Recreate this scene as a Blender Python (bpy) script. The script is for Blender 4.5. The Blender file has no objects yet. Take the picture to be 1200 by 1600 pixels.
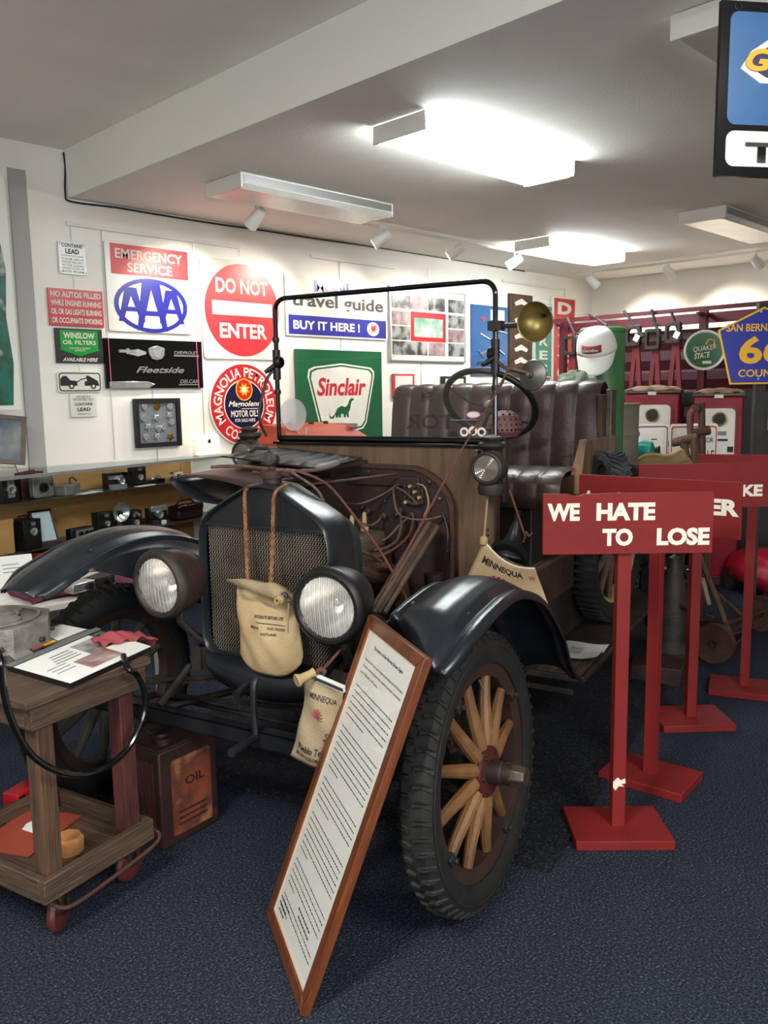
import bpy, bmesh, math, random
from mathutils import Vector as V, Matrix as MX
import numpy as np
random.seed(7)
PI = math.pi
SC = bpy.context.scene
COL = SC.collection
def s2l(c):
    return tuple((x/12.92 if x <= .04045 else ((x+.055)/1.055)**2.4) for x in c)
def rgb(r, g, b): return s2l((r/255, g/255, b/255))

# ---------------------------------------------------------------- camera
FPX = 1303.0
HD, PT, RL = math.radians(44.936), math.radians(7.966), math.radians(.894)
CAMZ = 1.43
_f = V((math.cos(HD)*math.cos(PT), math.sin(HD)*math.cos(PT), -math.sin(PT)))
_r0 = V((math.sin(HD), -math.cos(HD), 0)); _d0 = _f.cross(_r0)
_rt = _r0*math.cos(RL)+_d0*math.sin(RL); _dn = -_r0*math.sin(RL)+_d0*math.cos(RL)
cam_data = bpy.data.cameras.new('camera'); cam = bpy.data.objects.new('camera', cam_data); COL.objects.link(cam)
cam_data.sensor_fit = 'HORIZONTAL'; cam_data.sensor_width = 36; cam_data.lens = 36*FPX/1200
cam_data.clip_start = .05
cam.matrix_world = MX(((_rt.x, -_dn.x, -_f.x, 0), (_rt.y, -_dn.y, -_f.y, 0), (_rt.z, -_dn.z, -_f.z, CAMZ), (0, 0, 0, 1)))
SC.camera = cam
# ---------------------------------------------------------------- light and exposure
SC.view_settings.view_transform = 'Standard'; SC.view_settings.look = 'None'
SC.view_settings.gamma = 1; SC.view_settings.use_curve_mapping = False
SC.view_settings.exposure = 1.1
w = bpy.data.worlds.new('world'); SC.world = w; w.use_nodes = True
w.node_tree.nodes['Background'].inputs[0].default_value = (.75, .8, .9, 1); w.node_tree.nodes['Background'].inputs[1].default_value = .3
TUBE_E = 15.0      # lit tubes of the ceiling fixtures
FILL_W = 85.0      # added cool fill before the wall behind the camera, no window there
SPOT_W = 24.0      # track lamps
CEIL_W = 60.0     # ceiling lamps of the room part behind the camera
SPOT_DUMMY = 0

# ---------------------------------------------------------------- survey helpers
CAMP = V((0, 0, CAMZ))
def ray(px, py): return _f+_rt*((px-600)/FPX)+_dn*((py-800)/FPX)
def at(px, py, ax, v):
    d = ray(px, py); return CAMP+d*((v-CAMP[ax])/d[ax])
def hit(px, py, p, n):
    d = ray(px, py); n = V(n); return CAMP+d*((V(p)-CAMP).dot(n)/d.dot(n))
AZ = math.radians(15.5)
CL = V((math.cos(AZ), math.sin(AZ), 0)); CT = V((math.sin(AZ), -math.cos(AZ), 0))
CO = V((1.745, 1.40, 0))-CT*.715
CM = MX(((CT.x, CL.x, 0, CO.x), (CT.y, CL.y, 0, CO.y), (0, 0, 1, 0), (0, 0, 0, 1)))   # car frame
CMI = CM.inverted()
def cl(px, py, ax, v):
    o = CMI @ CAMP; d = CMI.to_3x3() @ ray(px, py)
    return o+d*((v-o[ax])/d[ax])

# ---------------------------------------------------------------- materials
MATS = {}
def mat(name, c1, c2=None, scale=8., rough=.5, metal=0., bump=0., bscale=None, stretch=(1, 1, 1), emit=None, es=1., spec=.5, coat=0., detail=4., contrast=(.35, .65), c3=None, alpha=None):
    m = bpy.data.materials.new(name); m.use_nodes = True; nt = m.node_tree; N = nt.nodes; L = nt.links
    b = N['Principled BSDF']; b.inputs['Roughness'].default_value = rough; b.inputs['Metallic'].default_value = metal
    b.inputs['Specular IOR Level'].default_value = spec; b.inputs['Coat Weight'].default_value = coat
    b.inputs['Base Color'].default_value = (*c1, 1)
    if c2 or bump:
        tc = N.new('ShaderNodeTexCoord'); mp = N.new('ShaderNodeMapping'); mp.inputs['Scale'].default_value = stretch
        L.new(tc.outputs['Object'], mp.inputs[0])
    if c2:
        n = N.new('ShaderNodeTexNoise'); n.inputs['Scale'].default_value = scale; n.inputs['Detail'].default_value = detail
        L.new(mp.outputs[0], n.inputs['Vector'])
        r = N.new('ShaderNodeValToRGB'); r.color_ramp.elements[0].position = contrast[0]; r.color_ramp.elements[1].position = contrast[1]
        r.color_ramp.elements[0].color = (*c1, 1); r.color_ramp.elements[1].color = (*c2, 1)
        if c3:
            e = r.color_ramp.elements.new(contrast[1]+.12); e.color = (*c3, 1)
        L.new(n.outputs['Fac'], r.inputs[0]); L.new(r.outputs[0], b.inputs['Base Color'])
    if bump:
        n2 = N.new('ShaderNodeTexNoise'); n2.inputs['Scale'].default_value = bscale or scale*4; n2.inputs['Detail'].default_value = 3
        L.new(mp.outputs[0], n2.inputs['Vector'])
        bu = N.new('ShaderNodeBump'); bu.inputs['Strength'].default_value = bump; bu.inputs['Distance'].default_value = .01
        L.new(n2.outputs['Fac'], bu.inputs['Height']); L.new(bu.outputs[0], b.inputs['Normal'])
    if emit:
        b.inputs['Emission Color'].default_value = (*emit, 1); b.inputs['Emission Strength'].default_value = es
    if alpha is not None: b.inputs['Alpha'].default_value = alpha
    MATS[name] = m; return m
def glass(name, refl=.07, tint=(1, 1, 1), rough=.02):
    m = bpy.data.materials.new(name); m.use_nodes = True; nt = m.node_tree; N = nt.nodes; L = nt.links
    N.remove(N['Principled BSDF']); out = N['Material Output']
    t = N.new('ShaderNodeBsdfTransparent'); t.inputs[0].default_value = (*tint, 1)
    g = N.new('ShaderNodeBsdfGlossy'); g.inputs['Roughness'].default_value = rough
    lw = N.new('ShaderNodeLayerWeight'); pw = N.new('ShaderNodeMath'); pw.operation = 'POWER'; pw.inputs[1].default_value = 5; L.new(lw.outputs['Facing'], pw.inputs[0])
    ad = N.new('ShaderNodeMath'); ad.operation = 'MULTIPLY_ADD'; ad.inputs[1].default_value = .5; ad.inputs[2].default_value = refl*.5; L.new(pw.outputs[0], ad.inputs[0])
    mx = N.new('ShaderNodeMixShader'); L.new(ad.outputs[0], mx.inputs[0]); L.new(t.outputs[0], mx.inputs[1]); L.new(g.outputs[0], mx.inputs[2])
    L.new(mx.outputs[0], out.inputs[0]); MATS[name] = m; return m
mat('wall', rgb(242, 238, 229), rgb(238, 233, 223), 3, .75, bump=.08, bscale=60)
mat('ceil', rgb(240, 236, 229), rgb(234, 230, 222), 2, .8, bump=.15, bscale=90)
mat('soffit', rgb(242, 240, 231), None, 2, .8)
mat('shadegrey', rgb(168, 166, 162), None, rough=.8)  # tone of a shaded recess edge, for the strip on the left wall
mat('white', rgb(228, 226, 220), None, rough=.5)
mat('whitegloss', rgb(232, 230, 222), rgb(222, 219, 208), 6, .22)
mat('paper', rgb(226, 228, 224), None, rough=.7)
mat('black', rgb(16, 16, 17), None, rough=.45)
mat('blackgloss', rgb(12, 12, 14), None, rough=.12)
mat('ink', rgb(30, 30, 32), None, rough=.6)
mat('paint', rgb(22, 26, 31), rgb(33, 38, 44), 5, .3, bump=.05, bscale=30, c3=rgb(48, 49, 50), detail=8)
mat('paintdark', rgb(17, 20, 25), rgb(30, 33, 38), 9, .36, bump=.05, bscale=40)
mat('paintgreen', rgb(42, 54, 54), rgb(52, 62, 60), 6, .35)
mat('hoodrust', rgb(50, 36, 34), rgb(66, 46, 42), 7, .45, c3=rgb(40, 38, 40))
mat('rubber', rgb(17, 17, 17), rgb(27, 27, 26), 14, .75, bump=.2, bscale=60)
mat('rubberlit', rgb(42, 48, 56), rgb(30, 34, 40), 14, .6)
mat('sidewall', rgb(34, 30, 28), rgb(20, 19, 19), 6, .7)
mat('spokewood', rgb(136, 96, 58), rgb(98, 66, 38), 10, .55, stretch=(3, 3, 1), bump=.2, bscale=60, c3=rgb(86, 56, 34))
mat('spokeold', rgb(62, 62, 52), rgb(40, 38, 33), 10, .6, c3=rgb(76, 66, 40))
mat('felloe', rgb(58, 38, 32), rgb(44, 33, 29), 9, .55, c3=rgb(70, 60, 50), bump=.2)
mat('redhub', rgb(88, 34, 30), rgb(70, 36, 32), 12, .45)
mat('oldmetal', rgb(104, 98, 88), rgb(80, 74, 66), 20, .42, metal=.7, bump=.1)
mat('chrome', rgb(226, 226, 226), rgb(206, 205, 200), 30, .22, metal=.8)
mat('silver', rgb(188, 188, 188), None, rough=.32, metal=.7)
mat('lampglass', rgb(205, 205, 200), rgb(120, 118, 112), 2.4, .12, metal=.95, stretch=(30, 1, 1), bump=.5, bscale=3)
mat('lensclear', rgb(180, 178, 172), rgb(150, 146, 138), 5, .15, metal=.6)
mat('iron', rgb(40, 36, 33), rgb(58, 50, 44), 12, .6, metal=.2, bump=.25, bscale=50)
mat('rust', rgb(74, 42, 30), rgb(50, 32, 26), 8, .7, bump=.4, bscale=40, c3=rgb(96, 64, 48))
mat('darkrust', rgb(50, 31, 27), rgb(34, 24, 23), 7, .6, bump=.2, bscale=30, c3=rgb(64, 42, 34))
mat('enginetan', rgb(96, 80, 62), rgb(66, 54, 42), 7, .7, bump=.4, bscale=30, c3=rgb(50, 40, 32))
mat('cowlwood', rgb(106, 83, 63), rgb(82, 63, 47), 5, .6, stretch=(7, 1, .5), bump=.12, bscale=20, c3=rgb(130, 108, 88), detail=8)
mat('oldwood', rgb(92, 70, 50), rgb(64, 48, 36), 6, .75, stretch=(1, 1, 5), bump=.5, bscale=20, c3=rgb(108, 86, 64))
mat('oldwoodx', rgb(88, 68, 50), rgb(60, 46, 36), 6, .75, stretch=(.7, 9, 9), bump=.5, bscale=14, c3=rgb(112, 96, 76), detail=8)
mat('oldwoody', rgb(88, 68, 50), rgb(60, 46, 36), 6, .75, stretch=(9, .7, 9), bump=.5, bscale=14, c3=rgb(112, 96, 76), detail=8)
mat('oldwoodz', rgb(92, 66, 46), rgb(62, 44, 34), 6, .75, stretch=(9, 9, .7), bump=.5, bscale=14, c3=rgb(110, 92, 74), detail=8)
mat('redwood', rgb(84, 36, 32), rgb(58, 30, 28), 8, .7, stretch=(6, 6, .8), bump=.3, bscale=20)
mat('framewood', rgb(118, 66, 36), rgb(88, 46, 24), 6, .3, stretch=(9, 9, 1), detail=8, c3=rgb(140, 84, 48), coat=.2)
mat('plywood', rgb(196, 146, 88), rgb(178, 130, 76), 3, .6, stretch=(1, 1, 4), c3=rgb(206, 158, 100))
mat('leather', rgb(52, 36, 34), rgb(64, 47, 44), 12, .38, bump=.12, bscale=60)
mat('canvas', rgb(192, 170, 130), rgb(178, 152, 112), 9, .85, bump=.25, bscale=160, c3=rgb(166, 128, 82))
mat('canvas2', rgb(166, 150, 120), rgb(150, 132, 102), 9, .85, bump=.25, bscale=160, c3=rgb(138, 116, 84))
mat('canvas3', rgb(178, 154, 116), rgb(162, 138, 102), 9, .85, bump=.2, bscale=160)
mat('rope', rgb(150, 100, 62), rgb(104, 66, 40), 60, .85, bump=.5, bscale=200)
mat('ropegrey', rgb(112, 88, 74), rgb(86, 64, 54), 50, .85, bump=.4, bscale=150)
mat('cordred', rgb(104, 62, 50), rgb(84, 50, 42), 50, .8)
mat('signred', rgb(126, 34, 33), rgb(116, 31, 31), 6, .6, c3=rgb(132, 40, 37), spec=.25)
mat('cream', rgb(232, 222, 208), None, rough=.6)
mat('brass', rgb(158, 140, 88), rgb(128, 114, 70), 6, .42, metal=.8)
mat('greylamp', rgb(120, 118, 116), rgb(92, 90, 88), 9, .4, metal=.7)
mat('perf', rgb(112, 70, 66), rgb(92, 58, 54), 20, .6)
mat('red', rgb(196, 34, 44), None, rough=.3)
mat('redpale', rgb(214, 58, 64), rgb(204, 44, 52), 3, .35)
mat('pumpred', rgb(148, 20, 40), rgb(124, 18, 34), 5, .35, c3=rgb(110, 34, 40))
mat('maroon', rgb(74, 14, 28), rgb(58, 12, 24), 4, .5)
mat('maroonbar', rgb(98, 24, 40), rgb(76, 18, 32), 6, .5)
mat('blue', rgb(40, 44, 150), None, rough=.25)
mat('countyblue', rgb(24, 40, 150), None, rough=.3)
mat('skyblue', rgb(32, 92, 148), rgb(36, 98, 154), 20, .3)
mat('navy', rgb(28, 32, 84), None, rough=.3)
mat('navy2', rgb(22, 26, 56), None, rough=.25)
mat('green', rgb(20, 96, 60), rgb(16, 88, 54), 3, .18)
mat('brightgreen', rgb(24, 156, 56), None, rough=.25)
mat('teal', rgb(0, 132, 118), None, rough=.25)
mat('yellow', rgb(240, 178, 20), None, rough=.3)
mat('orange', rgb(206, 86, 46), rgb(188, 72, 40), 5, .5)
mat('orangered', rgb(158, 70, 52), rgb(142, 60, 44), 5, .6)
mat('gold', rgb(200, 150, 50), None, rough=.25, metal=1)
mat('greencan', rgb(66, 118, 68), rgb(56, 104, 60), 5, .45, c3=rgb(84, 66, 42), contrast=(.4, .6))
mat('drumgrey', rgb(142, 134, 116), rgb(122, 114, 98), 5, .55, metal=.2, bump=.1)
mat('burlap', rgb(126, 136, 118), rgb(92, 104, 88), 18, .9, bump=.6, bscale=40)
mat('tarp', rgb(178, 154, 110), rgb(160, 136, 96), 8, .85)
mat('redcloth', rgb(150, 66, 72), rgb(134, 56, 62), 8, .85)
mat('purplecloth', rgb(104, 30, 66), rgb(88, 26, 56), 10, .85)
mat('rustytop', rgb(150, 120, 86), rgb(110, 64, 36), 9, .8, bump=.5, bscale=30, c3=rgb(190, 176, 150))
mat('castalu', rgb(150, 148, 142), rgb(116, 112, 106), 12, .5, metal=.5, bump=.3, bscale=50)
mat('tube', rgb(240, 245, 250), None, rough=.4, emit=(.93, 1, 1), es=TUBE_E)
mat('lightbox', rgb(240, 232, 200), None, rough=.4, emit=(1, .93, .72), es=.35)
mat('mural', rgb(30, 104, 86), rgb(40, 78, 56), 5, .4, c3=rgb(196, 206, 196), detail=8, contrast=(.42, .52))
mat('photo', rgb(60, 60, 62), rgb(170, 168, 166), 9, .3, detail=6, contrast=(.42, .58))
mat('photopink', rgb(120, 90, 92), rgb(196, 170, 170), 9, .3, detail=6)
mat('photogreen', rgb(70, 140, 120), rgb(190, 200, 190), 6, .3)
mat('photoblue', rgb(70, 90, 110), rgb(150, 150, 140), 6, .3, c3=rgb(200, 190, 170))
mat('photored', rgb(130, 60, 60), rgb(190, 180, 175), 12, .4, c3=rgb(60, 60, 60))
mat('carpet', rgb(32, 37, 47), rgb(56, 63, 78), 150, .95, bump=1, bscale=170, spec=.1, c3=rgb(98, 105, 117), detail=3, contrast=(.4, .6))
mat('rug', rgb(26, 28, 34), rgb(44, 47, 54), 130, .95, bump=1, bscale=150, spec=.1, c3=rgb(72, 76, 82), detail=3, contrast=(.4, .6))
mat('plasticclear', rgb(210, 212, 214), None, rough=.2, alpha=.45)
mat('label_rust', rgb(132, 66, 44), rgb(86, 46, 34), 9, .6, c3=rgb(150, 96, 66), detail=8, contrast=(.4, .55))
mat('tinrust', rgb(60, 38, 33), rgb(44, 30, 28), 7, .55, metal=.2, bump=.15, c3=rgb(84, 46, 38))
mat('stain', rgb(170, 104, 54), rgb(186, 140, 90), 20, .9)
glass('pane', .06); glass('casefront', .05, (.93, .95, .95)); glass('casetop', .14, (.9, .93, .93), .08)
def m_(k): return MATS[k] if isinstance(k, str) else k

# ---------------------------------------------------------------- mesh helpers
class MB:
    def __init__(s): s.v = []; s.f = []
    def add(s, vs, fs, M=None):
        n = len(s.v); s.v += [tuple(M @ V(p)) if M is not None else tuple(p) for p in vs]
        s.f += [tuple(i+n for i in f) for f in fs]; return s
    def box(s, x0, x1, y0, y1, z0, z1, M=None):
        vs = [(x, y, z) for z in (z0, z1) for y in (y0, y1) for x in (x0, x1)]
        return s.add(vs, [(0, 2, 3, 1), (4, 5, 7, 6), (0, 1, 5, 4), (2, 6, 7, 3), (0, 4, 6, 2), (1, 3, 7, 5)], M)
    def hexa(s, b, t, M=None):       # 4 bottom points, 4 top points
        return s.add(list(b)+list(t), [(0, 3, 2, 1), (4, 5, 6, 7), (0, 1, 5, 4), (1, 2, 6, 5), (2, 3, 7, 6), (3, 0, 4, 7)], M)
    def prism(s, pts, y0, y1, M=None):      # polygon in x,z ; thickness along y, facing -y
        n = len(pts); vs = [(x, y0, z) for x, z in pts]+[(x, y1, z) for x, z in pts]
        fs = [tuple(range(n)), tuple(reversed(range(n, 2*n)))]+[(i, i+n, (i+1) % n+n, (i+1) % n) for i in range(n)]
        return s.add(vs, fs, M)
    def ring(s, po, pi, y0, y1, M=None):
        n = len(po); vs = [(x, y, z) for y in (y0, y1) for P in (po, pi) for x, z in P]
        fs = []
        for i in range(n):
            j = (i+1) % n
            fs += [(i, j, n+j, n+i), (2*n+i, 3*n+i, 3*n+j, 2*n+j), (i, 2*n+i, 2*n+j, j), (n+i, n+j, 3*n+j, 3*n+i)]
        return s.add(vs, fs, M)
    def tube(s, P, r, n=8, closed=False, M=None, cap=True):
        P = [V(p) for p in P]; m = len(P); R = r if isinstance(r, (list, tuple)) else [r]*m
        vs = []; fs = []; up = None
        for i in range(m):
            a = P[(i-1) % m] if (closed or i > 0) else P[i]; b = P[(i+1) % m] if (closed or i < m-1) else P[i]
            t = (b-a)
            if t.length < 1e-9: t = V((0, 0, 1))
            t.normalize()
            if up is None:
                up = V((0, 0, 1)) if abs(t.z) < .9 else V((1, 0, 0))
            u = (up-t*up.dot(t))
            if u.length < 1e-6: u = t.orthogonal()
            u.normalize(); up = u; w_ = t.cross(u)
            for k in range(n):
                a_ = 2*PI*k/n; vs.append(P[i]+(u*math.cos(a_)+w_*math.sin(a_))*R[i])
        for i in range(m if closed else m-1):
            for k in range(n):
                a0 = i*n+k; a1 = i*n+(k+1) % n; b0 = ((i+1) % m)*n+k; b1 = ((i+1) % m)*n+(k+1) % n
                fs.append((a0, a1, b1, b0))
        if cap and not closed: fs += [tuple(reversed(range(n))), tuple(range((m-1)*n, m*n))]
        return s.add(vs, fs, M)
    def lathe(s, prof, n=24, M=None, axis='Z', cap=False):
        vs = []; fs = []; m = len(prof)
        for i in range(n):
            a = 2*PI*i/n
            for r, h in prof:
                p = (r*math.cos(a), r*math.sin(a), h)
                if axis == 'X': p = (h, r*math.cos(a), r*math.sin(a))
                if axis == 'Y': p = (r*math.sin(a), h, r*math.cos(a))
                vs.append(p)
        for i in range(n):
            j = (i+1) % n
            for k in range(m-1): fs.append((i*m+k, j*m+k, j*m+k+1, i*m+k+1))
        if cap and prof[0][0] > 1e-6: fs.append(tuple(i*m for i in reversed(range(n))))
        if cap and prof[-1][0] > 1e-6: fs.append(tuple(i*m+m-1 for i in range(n)))
        return s.add(vs, fs, M)
    def grid(s, fn, nu, nv, M=None, cu=False):
        vs = [fn(i/nu, j/nv) for i in range(nu+1) for j in range(nv+1)]; w_ = nv+1
        fs = [(i*w_+j, (i+1)*w_+j, (i+1)*w_+j+1, i*w_+j+1) for i in range(nu) for j in range(nv)]
        return s.add(vs, fs, M)
    def build(s, name, mt, parent=None, smooth=True, bevel=0, solid=0, label=None, kind=None, sub=0, loc=None, M=None, ang=35):
        me = bpy.data.meshes.new(name); me.from_pydata([tuple(p) for p in s.v], [], s.f)
        bm = bmesh.new(); bm.from_mesh(me); bmesh.ops.remove_doubles(bm, verts=bm.verts, dist=1e-6)
        bmesh.ops.recalc_face_normals(bm, faces=bm.faces); bm.to_mesh(me); bm.free()
        me.materials.append(m_(mt))
        if smooth:
            me.polygons.foreach_set('use_smooth', [True]*len(me.polygons)); me.set_sharp_from_angle(angle=math.radians(ang))
        o = bpy.data.objects.new(name, me); COL.objects.link(o)
        if parent: o.parent = parent
        if M is not None: o.matrix_local = M
        if loc: o.location = loc
        if solid:
            d = o.modifiers.new('solid', 'SOLIDIFY'); d.thickness = solid; d.offset = 0
        if bevel:
            d = o.modifiers.new('bevel', 'BEVEL'); d.width = bevel; d.segments = 2; d.limit_method = 'ANGLE'
        if sub:
            d = o.modifiers.new('sub', 'SUBSURF'); d.levels = sub; d.render_levels = sub
        if label: o['label'] = label
        if kind: o['kind'] = kind
        return o
def tag(o, label, cat, group=None):
    o['label'] = label; o['category'] = cat
    if group: o['group'] = group
    return o
def thing(name, label, cat, loc=(0, 0, 0), rz=0, group=None, M=None):
    o = bpy.data.objects.new(name, None); o.empty_display_size = .1; COL.objects.link(o)
    if M is not None: o.matrix_world = M
    else: o.location = loc; o.rotation_euler = (0, 0, rz)
    return tag(o, label, cat, group)
def cpy(o, parent=None, M=None):
    c = o.copy(); COL.objects.link(c)
    if parent is not None: c.parent = parent
    if M is not None: c.matrix_local = M
    return c
def tree(o, parent=None):
    c = cpy(o, parent)
    for ch in list(o.children): tree(ch, c)
    return c
def ell(cx, cz, rx, rz, n=32, a0=0): return [(cx+rx*math.cos(a0+2*PI*i/n), cz+rz*math.sin(a0+2*PI*i/n)) for i in range(n)]
def rrect(x0, x1, z0, z1, r, n=5):
    P = []
    for cx, cz, a in ((x1-r, z1-r, 0), (x0+r, z1-r, 90), (x0+r, z0+r, 180), (x1-r, z0+r, 270)):
        for i in range(n+1):
            t = math.radians(a+90*i/n); P.append((cx+r*math.cos(t), cz+r*math.sin(t)))
    return P
def smooth_path(P, k=6):
    P = [V(p) for p in P]; out = []
    for i in range(len(P)-1):
        a = P[max(i-1, 0)]; b = P[i]; c = P[i+1]; d = P[min(i+2, len(P)-1)]
        for j in range(k):
            t = j/k; out.append(.5*((2*b)+(c-a)*t+(2*a-5*b+4*c-d)*t*t+(3*b-a-3*c+d)*t**3))
    out.append(P[-1]); return out
def text(body, parent, mt, x, z, h, w=None, y=-.002, bold=0., d=.0008, name='lettering', align='C', rot=0, shear=0, curve=None, mirror=False, M=None, font_sp=1., caps=None):
    """flat lettering facing -y, centred on (x,z); h is the overall height, w the overall width"""
    cu = bpy.data.curves.new('t', 'FONT'); cu.body = body; cu.size = 1; cu.resolution_u = 3; cu.shear = shear; cu.space_character = font_sp
    cu.space_line = .85
    cu.offset = bold; cu.align_x = 'CENTER' if align == 'C' else 'LEFT'
    o = bpy.data.objects.new('t', cu); me = bpy.data.meshes.new_from_object(o)
    if len(me.polygons) < len(body.replace(' ', '').replace('\n', ''))*4: cu.offset = 0; cu.shear = 0; me = bpy.data.meshes.new_from_object(o)
    bpy.data.objects.remove(o); bpy.data.curves.remove(cu)
    n = len(me.vertices)
    if n == 0: return None
    co = np.empty(n*3); me.vertices.foreach_get('co', co); co = co.reshape(-1, 3)
    mn = co.min(0); mxx = co.max(0); sz = mxx-mn
    sy = h/sz[1]; sx = (w/sz[0]) if w else sy
    X = (co[:, 0]-(mn[0]+sz[0]/2 if align == 'C' else mn[0]))*sx; Z = (co[:, 1]-mn[1]-sz[1]/2)*sy
    if mirror: X = -X
    if curve:            # (radius, sign) bend round a circle centred at (x,z)
        R, sg = curve; A = X/R
        if sg > 0: X, Z = (R+Z)*np.sin(A), (R+Z)*np.cos(A)
        else: X, Z = (R-Z)*np.sin(A), -(R-Z)*np.cos(A)
    if rot: c, s_ = math.cos(rot), math.sin(rot); X, Z = X*c-Z*s_, X*s_+Z*c
    out = np.stack([X+x, np.full(n, y), Z+z], 1)
    me.vertices.foreach_set('co', out.ravel()); me.update()
    me.name = name; me.materials.clear(); me.materials.append(m_(mt))
    ob = bpy.data.objects.new(name, me); COL.objects.link(ob); ob.parent = parent
    if M is not None: ob.matrix_local = M
    return ob
def cyl_between(mb, a, b, r, n=8): return mb.tube([a, b], r, n)
def T3(x, y, z): return MX.Translation((x, y, z))
def RZ(a): return MX.Rotation(a, 4, 'Z')
def RX(a): return MX.Rotation(a, 4, 'X')
def RY(a): return MX.Rotation(a, 4, 'Y')

# ================================================================ THE ROOM
WY = 5.218; WX = 8.66; ZC = 2.68; XS = 2.48; ZU = 2.965
def struct(name, mb, mt, **k):
    return mb.build(name, mt, kind='structure', smooth=False, **k)
struct('floor', MB().box(-4, WX, -4.5, WY, -.1, 0), 'carpet')
struct('wall_left', MB().box(-4, WX+.1, WY, WY+.1, 0, 3.2), 'wall')
struct('wall_right', MB().box(WX, WX+.1, -4.5, WY, 0, 3.2), 'wall')
struct('wall_front', MB().box(-4, WX+.1, -4.6, -4.5, 0, 3.2), 'wall')
struct('wall_back', MB().box(-4.1, -4, -4.6, WY+.1, 0, 3.2), 'wall')
struct('ceiling', MB().box(XS, WX, -4.5, WY, ZC, ZC+.4), 'ceil')
struct('ceiling', MB().box(-4, XS+.05, -4.5, WY, ZU, ZU+.1), 'ceil')
struct('trim_1', MB().box(XS-.012, XS+.0, -4.5, WY, ZC, ZU), 'soffit')     # the step between the two ceiling heights
struct('recess_shade', MB().box(2.11, 2.215, WY-.015, WY+.01, 0, 2.8), 'shadegrey')   # flat grey strip, shade of a recess edge put into its colour
# dark rug under the truck
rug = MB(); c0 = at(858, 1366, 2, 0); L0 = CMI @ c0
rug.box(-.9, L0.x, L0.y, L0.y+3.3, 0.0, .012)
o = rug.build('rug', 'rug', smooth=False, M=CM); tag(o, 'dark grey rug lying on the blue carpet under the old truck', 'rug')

# ---------------- ceiling light fixtures
def fixture(x0, x1, y0, y1, lit, label):
    t = thing('ceiling_light', label, 'light', ((x0+x1)/2, (y0+y1)/2, ZC), group='fluorescent ceiling fixtures')
    w, d = (x1-x0)/2, (y1-y0)/2
    MB().box(-w+.02, w-.02, -d*.55, d*.55, -.03, -.0).build('housing', 'white', t)
    for s in (-1, 1): MB().box(s*w-(.012 if s > 0 else 0), s*w+(0 if s > 0 else .012), -d, d, -.085, -.002).build('end_cap', 'white', t, bevel=.003)
    if lit:
        mb = MB().prism([(-d, -.002), (-d, -.06), (-d+.03, -.085), (d-.03, -.085), (d, -.06), (d, -.002)], -w+.012, w-.012, RZ(PI/2))
        mb.build('diffuser', 'tube', t, smooth=False)
    else:
        mb = MB().prism([(-d, -.002), (-d, -.06), (-d+.03, -.085), (d-.03, -.085), (d, -.06), (d, -.002)], -w+.012, w-.012, RZ(PI/2))
        mb.build('diffuser', 'whitegloss', t, smooth=False)
        MB().box(-w+.02, w-.02, -d-.004, -d, -.055, -.012).build('side_strip', 'silver', t)
    return t
fixture(2.9, 4.12, 2.6, 2.93, True, 'lit fluorescent ceiling fixture nearest, above the truck seat')
fixture(2.9, 4.12, 3.98, 4.33, False, 'unlit ceiling fixture with a silver side strip, above the red round sign')
fixture(5.86, 7.08, 3.93, 4.27, True, 'lit far ceiling fixture glowing behind the spotlights near the far corner')
fixture(5.84, 7.06, 2.5, 2.83, False, 'unlit ceiling fixture above the row of fuel pumps, far right')
fixture(2.82, 4.04, 1.1, 1.42, False, 'unlit ceiling fixture beside the hanging blue tire sign, upper right')

# ---------------- tracks and spot heads
def spotlight(x, y, aim, label, grp, power=SPOT_W, z=ZC-.03):
    t = thing('track_spotlight', label, 'spotlight', (x, y, z), group=grp)
    MB().lathe([(.006, 0), (.006, -.05)], 8).build('stem', 'white', t)
    MB().box(-.03, .03, -.012, .012, -.01, .012).build('track_adapter', 'white', t)
    d = (V(aim)-V((x, y, z-.09))).normalized(); q = (-d).to_track_quat('Z', 'Y').to_matrix().to_4x4()
    M = T3(0, 0, -.09) @ q
    MB().lathe([(.0, .075), (.03, .07), (.036, .05), (.042, -.02), (.045, -.07), (.041, -.07), (.036, -.02)], 20, M).build('head', 'white', t)
    MB().lathe([(0, -.03), (.036, -.035)], 16, M).build('bulb', mat_bulb, t)
    if power:
        ld = bpy.data.lights.new('spot', 'SPOT'); ld.energy = power; ld.spot_size = math.radians(75); ld.spot_blend = .8; ld.color = (1, .9, .76); ld.shadow_soft_size = .04
        lo = bpy.data.objects.new('spot_lamp', ld); COL.objects.link(lo); lo.parent = t; lo.matrix_local = T3(*(V((0, 0, -.09))+d*.085)) @ q
mat_bulb = mat('bulb', rgb(255, 240, 220), emit=(1, .88, .7), es=8)
def track(x0, y0, x1, y1, label):
    t = MB(); a = V((x0, y0, ZC-.03)); b = V((x1, y1, ZC-.03)); t.tube([a, b], .012, 4)
    t.tube([a, a+(0 if False else V((0, 0, .03)))], .01, 6); t.tube([b, b+V((0, 0, .03))], .01, 6)
    tag(t.build('light_track', 'white', smooth=False), label, 'light track')
track(3.55, 4.45, 7.35, 4.45, 'white lighting track along the ceiling before the sign wall')
track(7.8, 4.95, 7.8, -.5, 'white lighting track along the ceiling before the far right wall')
for px, py, lb in ((596, 372, 'nearest white track spotlight aimed at the blue and white travel sign'),
                   (712, 386, 'second white track spotlight, above the windscreen frame'),
                   (804, 400, 'third white track spotlight, left of the brass lamp')):
    p = at(px, py, 1, 4.45); spotlight(p.x, 4.45, (p.x-.7, WY, 1.9), lb, 'spotlights on the sign wall track')
spotlight(3.35, 4.45, (3.25, WY, 2.0), 'white track spotlight hidden in glare before the red round sign', 'spotlights on the sign wall track', SPOT_W*1.3)
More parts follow.
